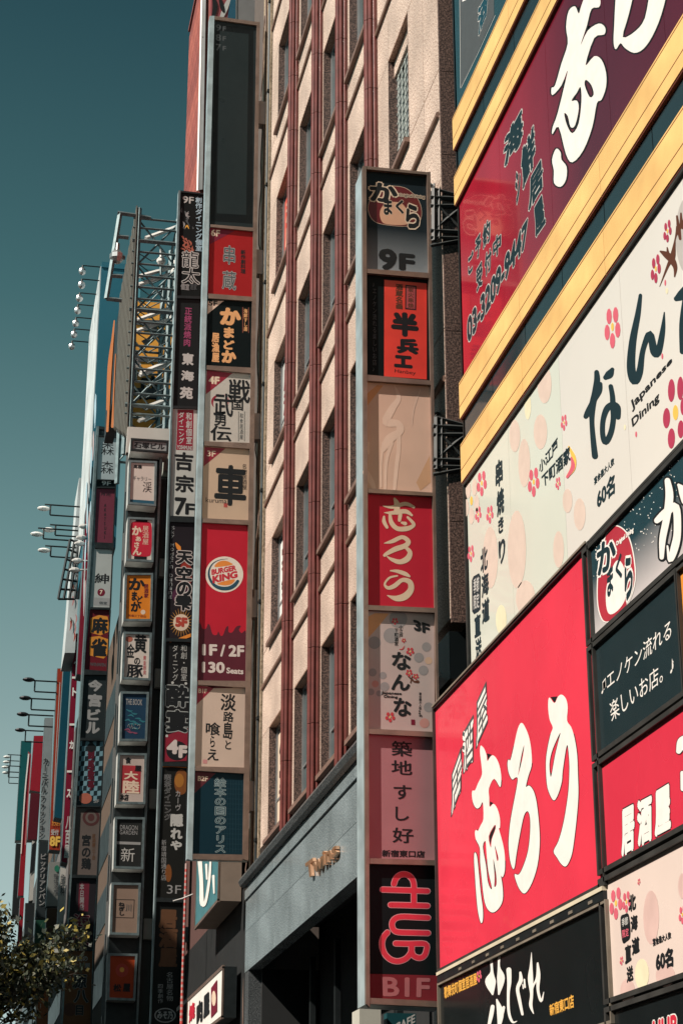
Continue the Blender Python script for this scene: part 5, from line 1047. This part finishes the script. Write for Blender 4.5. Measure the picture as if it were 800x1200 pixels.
# teal tower with printed white street face and a row of arm lamps
X3 = 4.95; p3 = ('X', X3); Y3 = 96.0; e = empty('billboard', (X3+1, Y3+5, 30), 'tall teal billboard box whose street face is printed white, with a ladder of lamps', 'billboard')
zt3 = at(('Y', Y3), 120, 309).z; y3b = Yat(97, 560, X3); xr3 = at(('Y', Y3), 150, 330).x
q = MB(); q.box(X3, xr3, Y3, y3b, at(('Y', Y3), 108, 640).z, zt3, M('teal_side', (.012, .115, .165), .45, var=.05, scale=.2)); o = q.build('casing', e)
zb3 = at(('Y', Y3), 112, 480).z
q = MB(); q.box(X3-.06, X3-.01, Y3+.15, y3b, zb3-6, zt3-.1, M('print_sheet', (.52, .57, .58), .5, var=.35, scale=.35)); o = q.build('printed_sheet', e)
I = Ink(('X', X3-.06), .01, .01); rnd = random.Random(9)
for k in range(34):
    x = 104+rnd.uniform(-4, 11); y = 610-(x-97)*11+rnd.uniform(20, 200)
    if y > 330: I.stroke([(x, y, .6), (x-.6, y+14, 1.8), (x-1.2, y+34, .5)], [skyblue, ink('rosy_grey', (.45, .36, .36)), grey][k % 3], 1+.1*k, n=3)
I.build(o)
q = MB(); q.box(X3+.0, xr3+.02, Y3-.06, Y3-.01, zt3-.25, zt3+.1, M('teal_side', (0, 0, 0))); q.build('top_trim', e)
def arm_lamp(label, ends, heads, X, dbl=False, r=.3, m=None):
    o = None
    for i, (a, h) in enumerate(zip(ends, heads)):
        pe = at(('X', X), *a); Y = pe.y; ph = at(('Y', Y), *h)
        L = empty('arm_lamp', pe, label[i] if isinstance(label, list) else label, 'lamp', 'lamps on arms over the billboards')
        q = MB(); q.bar(pe, Vector((ph.x+.05, Y, pe.z+.0)), .07*r/.3, darksteel)
        if dbl: q.bar(pe+Vector((0, 0, -.028*Y*.22)), Vector((ph.x+r*1.3, Y, pe.z-.028*Y*.22)), .07*r/.3, darksteel); q.bar(Vector((ph.x+r*1.3, Y, pe.z)), Vector((ph.x+r*1.3, Y, pe.z-.006*Y)), .07*r/.3, darksteel)
        q.build('arm', L); q = MB()
        if dbl: q.ball(ph, r*.75, m or whitepipe, .62, 10, 6, 1.7)
        else: q.ball(ph, r*.85, m or whitepipe, 1.1, 10, 6); q.tube(ph+Vector((0, 0, r*.5)), Vector((ph.x, ph.y, pe.z)), r*.35, darksteel, 8, r*.2)
        q.build('lamp_head', L)
ordn = ['topmost', 'second', 'third', 'fourth', 'fifth', 'sixth', 'lowest']
arm_lamp([n_+' of the seven globe lamps on arms beside the teal billboard box' for n_ in ordn], [(118, 313), (118, 329), (114.5, 345), (111, 358.5), (108.5, 373.5), (106.5, 387), (104, 401)], [(96.8, 318), (95.8, 334), (93.3, 349.5), (91.3, 364), (89, 379), (87, 392), (84.5, 406)], X3, False, .25, M('lamp_silver', (0, 0, 0)))
# ---- farther signs down the street
def fsign(label, Y, pts, m, inkfn=None, D=1.2, rim=None, cat='sign', name='blade_sign'):
    pl = ('Y', Y); P_ = [at(pl, *p) for p in pts]; e = empty(name, (P_[2].x+.1, Y+D/2, min(p.z for p in P_)), label, cat)
    q = MB(); q.prism([p+Vector((0, .05, 0)) for p in P_], (0, D, 0), rim or steelg); q.build('casing', e)
    q = MB(); c = sum(P_, Vector())/4; w = .93
    q.prism([Vector((c.x+(p.x-c.x)*w, p.y, c.z+(p.z-c.z)*.995)) for p in P_], (0, .05, 0), m); o = q.build('sign_face', e)
    if inkfn: I = Ink(pl, .02, .02); inkfn(I); I.build(o)
    return e
def f2(I): I.T = Z(0, 560, 6.667); I.col('ハロー・ハル', 690, 400, 735, 1110, palegrey, 1, .03, dx=-22)
fsign('dark red blade sign with cut white letters between the white board and the grey tower', 97, [(101, 594), (111, 596), (100, 792), (90, 790)], P('oxblood', (.20, .014, .03)), f2)
def f3(I):
    for k, y in enumerate((752, 772, 793, 806, 848, 868, 903, 925)):
        x = 90.5-(y-742)*.055
        if k in (2, 4, 6): I.poly([(x-3, y), (x+3, y), (x+3, y+2.4), (x-3, y+2.4)], white, 1)
        else: I.text('ハイロトナカイス'[k], (x-2, y, x+3, y+10), white, 1, .05)
    I.col('八百屋', 78, 955, 84, 1006, palegrey, 1, .04, dx=-3)
fsign('long thin crimson blade sign with white marks', 108, [(87, 742), (93.5, 742), (79, 1012), (72, 1010)], P('crimson_thin', (.19, .010, .03)), f3)
fsign('long teal blade sign beside the thin crimson one', 116, [(76.3, 757), (84.6, 757), (73, 960), (63.5, 958)], P('blade_teal', (.008, .065, .10)))
def f5(I): I.text('受付', (60, 972, 69, 979), palegrey, 1, .03); I.text('8F', (58.5, 980, 71, 992), yellow, 1, .05); I.text('カラオケ', (61, 962, 71, 968), gold, 1, .02); I.stroke([(70.5, 800, .7), (66, 880, .7), (63, 950, .7)], palegrey, 1)
fsign('orange red blade sign marked 8F at its foot', 124, [(67.5, 783), (74, 783), (71, 997), (57.5, 996)], P('blade_rust', (.30, .04, .02)), f5)
def f6(I): I.col('カーニバル', 51, 888, 57.5, 930, black, 1, .03, dx=-3); I.col('ファッション', 47.5, 932, 53.5, 982, black, 1, .03, dx=-2)
fsign('grey blade sign with black kana', 135, [(52.7, 841), (62.8, 841), (57.5, 985), (46, 984)], P('blade_grey', (.22, .25, .26)), f6)
def f6b(I): I.col('ビックリアンパン', 47, 1000, 55, 1062, grey, 1, .02, dx=-2)
fsign('dark blade sign under the grey one', 134, [(46, 986), (57, 986), (55, 1075), (42, 1075)], P('slate', (0, 0, 0)), f6b)
def f12(I): I.ell(67, 1018, 3, 4, ink('leaf_green', (.02, .16, .10)), 1); I.col('整体治療', 63, 1024, 69, 1048, dimgrey, 1)
fsign('pale sign with a green dot under the orange red blade', 123, [(58, 1010), (71, 1010), (68, 1062), (54, 1062)], P('pale_sign', (.22, .23, .22)), f12)
fsign('white strip sign beside the lower grey tower', 118, [(71, 1016), (78, 1018), (73, 1122), (66, 1118)], P('strip_white', (.48, .47, .44)), lambda I: I.col('歯科', 71, 1024, 76, 1050, dimgrey, 1))
fsign('red blade sign board with a slanting left edge far down the street', 150, [(40, 862), (51.5, 862), (47.5, 928), (35, 926)], P('far_red', (.28, .016, .028)))
fsign('thin red and white curved sign farthest left but one', 160, [(33.5, 880), (37, 884), (28, 1050), (21, 1050)], P('far_red', (0, 0, 0)), lambda I: [I.stroke([(34, 884, 1.4), (29.5, 930, 1.5), (25, 1000, 1.2)], white, 1), I.stroke([(36, 900, .8), (30, 990, .8)], pink, 2)])
fsign('green teal blade sign with four lamps, farthest down the street', 172, [(25, 868), (37.5, 868), (31, 985), (18, 985)], P('far_teal', (.009, .085, .09)))
fsign('white blade sign low beside the tree', 140, [(38, 985), (43.5, 987), (39, 1055), (34, 1056)], P('strip_white', (0, 0, 0)), lambda I: I.poly([(38, 990), (43, 985), (40, 1020), (35, 1025)], black, 1))
for lab, Y, pts, m in (('charcoal blade sign under the far green teal one', 168, [(19, 988), (31, 989), (27, 1075), (14, 1075)], P('far_char', (.02, .024, .026))),
    ('dark wine blade sign under the slanting red board', 149, [(36, 929), (47.5, 930), (44, 984), (32, 984)], P('far_wine', (.09, .012, .02))),
    ('dark green blade sign low behind the tree', 138, [(42, 1077), (55, 1077), (51, 1150), (38, 1150)], P('far_green', (.015, .06, .04))),
    ('brown blade sign below the pale one with the green dot', 123, [(55, 1064), (68, 1064), (64, 1150), (51, 1150)], P('far_brown', (.07, .04, .025))),
    ('black blade sign low at the far left behind the leaves', 160, [(30, 1058), (41, 1058), (37, 1150), (26, 1150)], P('far_char', (0, 0, 0))),
    ('narrow crimson blade sign low behind the tree twigs', 146, [(24, 1052), (29, 1052), (24, 1140), (19, 1140)], P('far_red', (0, 0, 0)))):
    fsign(lab, Y, pts, m)
fsign('faded orange banner behind the tree', 90, [(44, 1160), (58, 1160), (56, 1215), (42, 1215)], P('faded_orange', (.30, .09, .03)))
X5 = 5.2
arm_lamp([n_+' of four twin-bar arm lamps above the thin blade signs' for n_ in ('topmost', 'second', 'third', 'lowest')], [(67, 799), (65, 820), (63, 839), (51.5, 857)], [(34, 796.5), (30, 818), (27, 837), (24, 855.5)], at(('Y', 124), 67, 799).x, True, .33, M('lamp_dark', (.05, .05, .055), .3, .5))
arm_lamp([n_+' of four small lamps on the farthest teal sign' for n_ in ('topmost', 'second', 'third', 'lowest')], [(25, 885), (24, 892), (23.5, 898), (23, 905)], [(8.5, 887), (7.8, 893), (6.3, 899), (7, 905.5)], at(('Y', 172), 25, 885).x, True, .26)
arm_lamp([n_ for n_ in ('upper white-headed twin-bar lamp left of the white wall', 'left white-headed twin-bar lamp', 'right white-headed twin-bar lamp', 'lower white-headed twin-bar lamp above the black grille')], [(94, 594), (92, 622), (91.5, 617), (90, 642)], [(51.5, 596), (43.5, 626), (57.5, 621), (52, 645)], at(('Y', 104), 94, 594).x, True, .30)
# white board and black grille
pg = ('Y', 106.0); e = empty('billboard', (4.5, 106, 25), 'white street-facing board below the white-headed lamps', 'billboard')
q = MB(); q.prism([at(pg, 93, 560), at(pg, 100.5, 560), at(pg, 88, 765), at(pg, 76, 765)], (0, 4, 0), M('print_sheet', (0, 0, 0))); o = q.build('face_panel', e)
I = Ink(pg, .02, .02); rnd = random.Random(4)
for k in range(12): y = rnd.uniform(640, 750); x = 92-(y-640)*.07+rnd.uniform(-5, 4); I.stroke([(x, y, .8), (x+1, y+5, 1.8), (x-.5, y+11, .6)], [ink('rust_red', (.4, .06, .04)), brown, pink][k % 3], 1+k*.1, n=3)
I.build(o)
e = empty('steel_grille', (3.6, 103, 25), 'black steel grille leaning in front of the white board', 'grille'); pq = ('Y', 104.0); q = MB()
T0, T1, T2, T3 = (82.5, 632), (98, 640), (88, 702), (68.5, 702)
def bil(u, w): return (T0[0]*(1-u)*(1-w)+T1[0]*u*(1-w)+T3[0]*(1-u)*w+T2[0]*u*w, T0[1]*(1-u)*(1-w)+T1[1]*u*(1-w)+T3[1]*(1-u)*w+T2[1]*u*w)
for i in range(4): q.bar(at(pq, *bil(i/3, 0)), at(pq, *bil(i/3, 1)), .11, darksteel)
for i in range(7): q.bar(at(pq, *bil(0, i/6)), at(pq, *bil(1, i/6)), .1, darksteel)
q.build('grille_bar', e)
e = empty('arm_lamp_cluster', (4.4, 98, 26), 'cluster of thin pale rods with small lamps crossing the dark red blade', 'lamp'); q = MB(); pk_ = ('Y', 96.5)
for x0, y0, x1, y1 in ((99, 617, 109, 617.5), (96, 630, 109, 630.5), (94, 637, 109, 637.5), (91, 657, 107, 657.5), (88, 668, 106, 667.5)):
    q.bar(at(pk_, x0, y0), at(pk_, x1, y1), .07, M('rod_pale', (.5, .48, .46), .5)); q.ball(at(pk_, x0, y0), .2, M('rod_pale', (0, 0, 0)), .7, 8, 5, 1.6)
q.build('rod', e)
# plain masses behind the far signs
far = [M('far_wall_dark', (.045, .05, .052), .8), M('far_wall_grey', (.12, .12, .12), .8), M('far_wall_brown', (.10, .07, .05), .8)]
for i, (y0, y1, x0, h) in enumerate(((54.3, 61.8, 6.3, 20), (74.3, 79.8, 6.3, 30), (86.2, 95.8, 6.3, 30), (112, 126, 6.4, 34), (127, 148, 6.4, 34), (149, 175, 6.4, 36), (176, 230, 6.4, 34))):
    e = empty('office_building', (x0+3, (y0+y1)/2, .13), ['low dark', 'grey', 'brown', 'tall dark', 'second grey', 'second brown', 'farthest dark'][i]+' building front mostly hidden behind the blade signs', 'building'); q = MB(); q.box(x0, 18, y0, y1, .14, h, far[i % 3]); q.build('wall', e)
    for k in range(int(h/3.3)-2):
        q = MB(); q.box(x0-.03, x0+.02, y0+.8, y1-.8, 5+k*3.3, 6.8+k*3.3, glassd); q.build('window', e)
# cables near the black tower
q = MB(); pcb = ('Y', 46.0); p = at(pcb, 203, 1056)
for (x, y) in ((214, 1053), (226, 1048)): n_ = at(pcb, x, y); q.tube(p, n_, .02, M('rod_pale', (0, 0, 0)), 5); p = n_
tag(q.build('cable'), 'thin pale cable strung across the lower black sign tower', 'cable')
# ================================================================== street tree
def street_tree():
    T = empty('street_tree', (-.4, 44, .13), 'dark leafy street tree with yellow leaves standing for sunlit twig tips in the lower left corner', 'tree'); bark = M('bark', (.05, .035, .025), .9)
    rnd = random.Random(21); q = MB(); B = Vector((-.4, 44, .14)); top = Vector((-.3, 44.1, 5.9)); q.tube(B, top, .17, bark, 8, .12); tips = []
    def br(a, d, L, r, lv):
        n = 3; p = a
        for i in range(n):
            d2 = (d+Vector((rnd.uniform(-.22, .22), rnd.uniform(-.22, .22), rnd.uniform(-.05, .18)))).normalized(); e = p+d2*L/n; q.tube(p, e, r*(1-.2*i), bark, 5, r*(1-.2*(i+1))); p = e; d = d2
            if lv < 3: 
                for k in range(2): dd = (d+Vector((rnd.uniform(-1, 1), rnd.uniform(-1, 1), rnd.uniform(-.3, .7)))*.9).normalized(); br(p, dd, L*.6, r*.5, lv+1)
            tips.append((p, lv, d))
    for k in range(8): t = k*.8+rnd.uniform(-.3, .3); br(top-Vector((0, 0, rnd.uniform(0, 1.2))), Vector((math.cos(t), math.sin(t), rnd.uniform(.45, 1.3))).normalized(), rnd.uniform(1.6, 2.2), .07, 1)
    q.build('trunk', T)
    V = []; Fc = []; MI = []
    leaf = [M('leaf_dark', (.015, .026, .015), .6), M('leaf_mid', (.03, .042, .018), .55), M('leaf_sunlit_yellow', (.34, .27, .06), .55), M('leaf_olive', (.06, .065, .022), .55)]
    q = MB(); Zm = 9.6
    for p, lv, d in tips:
        if lv < 2: continue
        n = 16 if lv == 3 else 8
        for k in range(n):
            c = p+Vector((rnd.gauss(0, .16), rnd.gauss(0, .16), rnd.gauss(0, .14))); s = rnd.uniform(.04, .08)
            u = Vector((rnd.uniform(-1, 1), rnd.uniform(-1, 1), rnd.uniform(-1, 1))).normalized(); w = u.cross(Vector((rnd.uniform(-1, 1), rnd.uniform(-1, 1), rnd.uniform(-1, 1)))).normalized()
            hi = (c.z-4)/5; m = leaf[2] if rnd.random() < .07+.16*max(0, hi-.4) else leaf[rnd.choice((0, 0, 1, 3))]  # yellow leaves stand for sunlit tips, likelier higher up
            q.add([c-u*s*1.3, c-w*s*.7, c+u*s*1.3, c+w*s*.7], [(0, 1, 2, 3)], m)
    o = tag(q.build('crown', T), kind='stuff'); return T, len(tips)
print('tips', street_tree()[1])
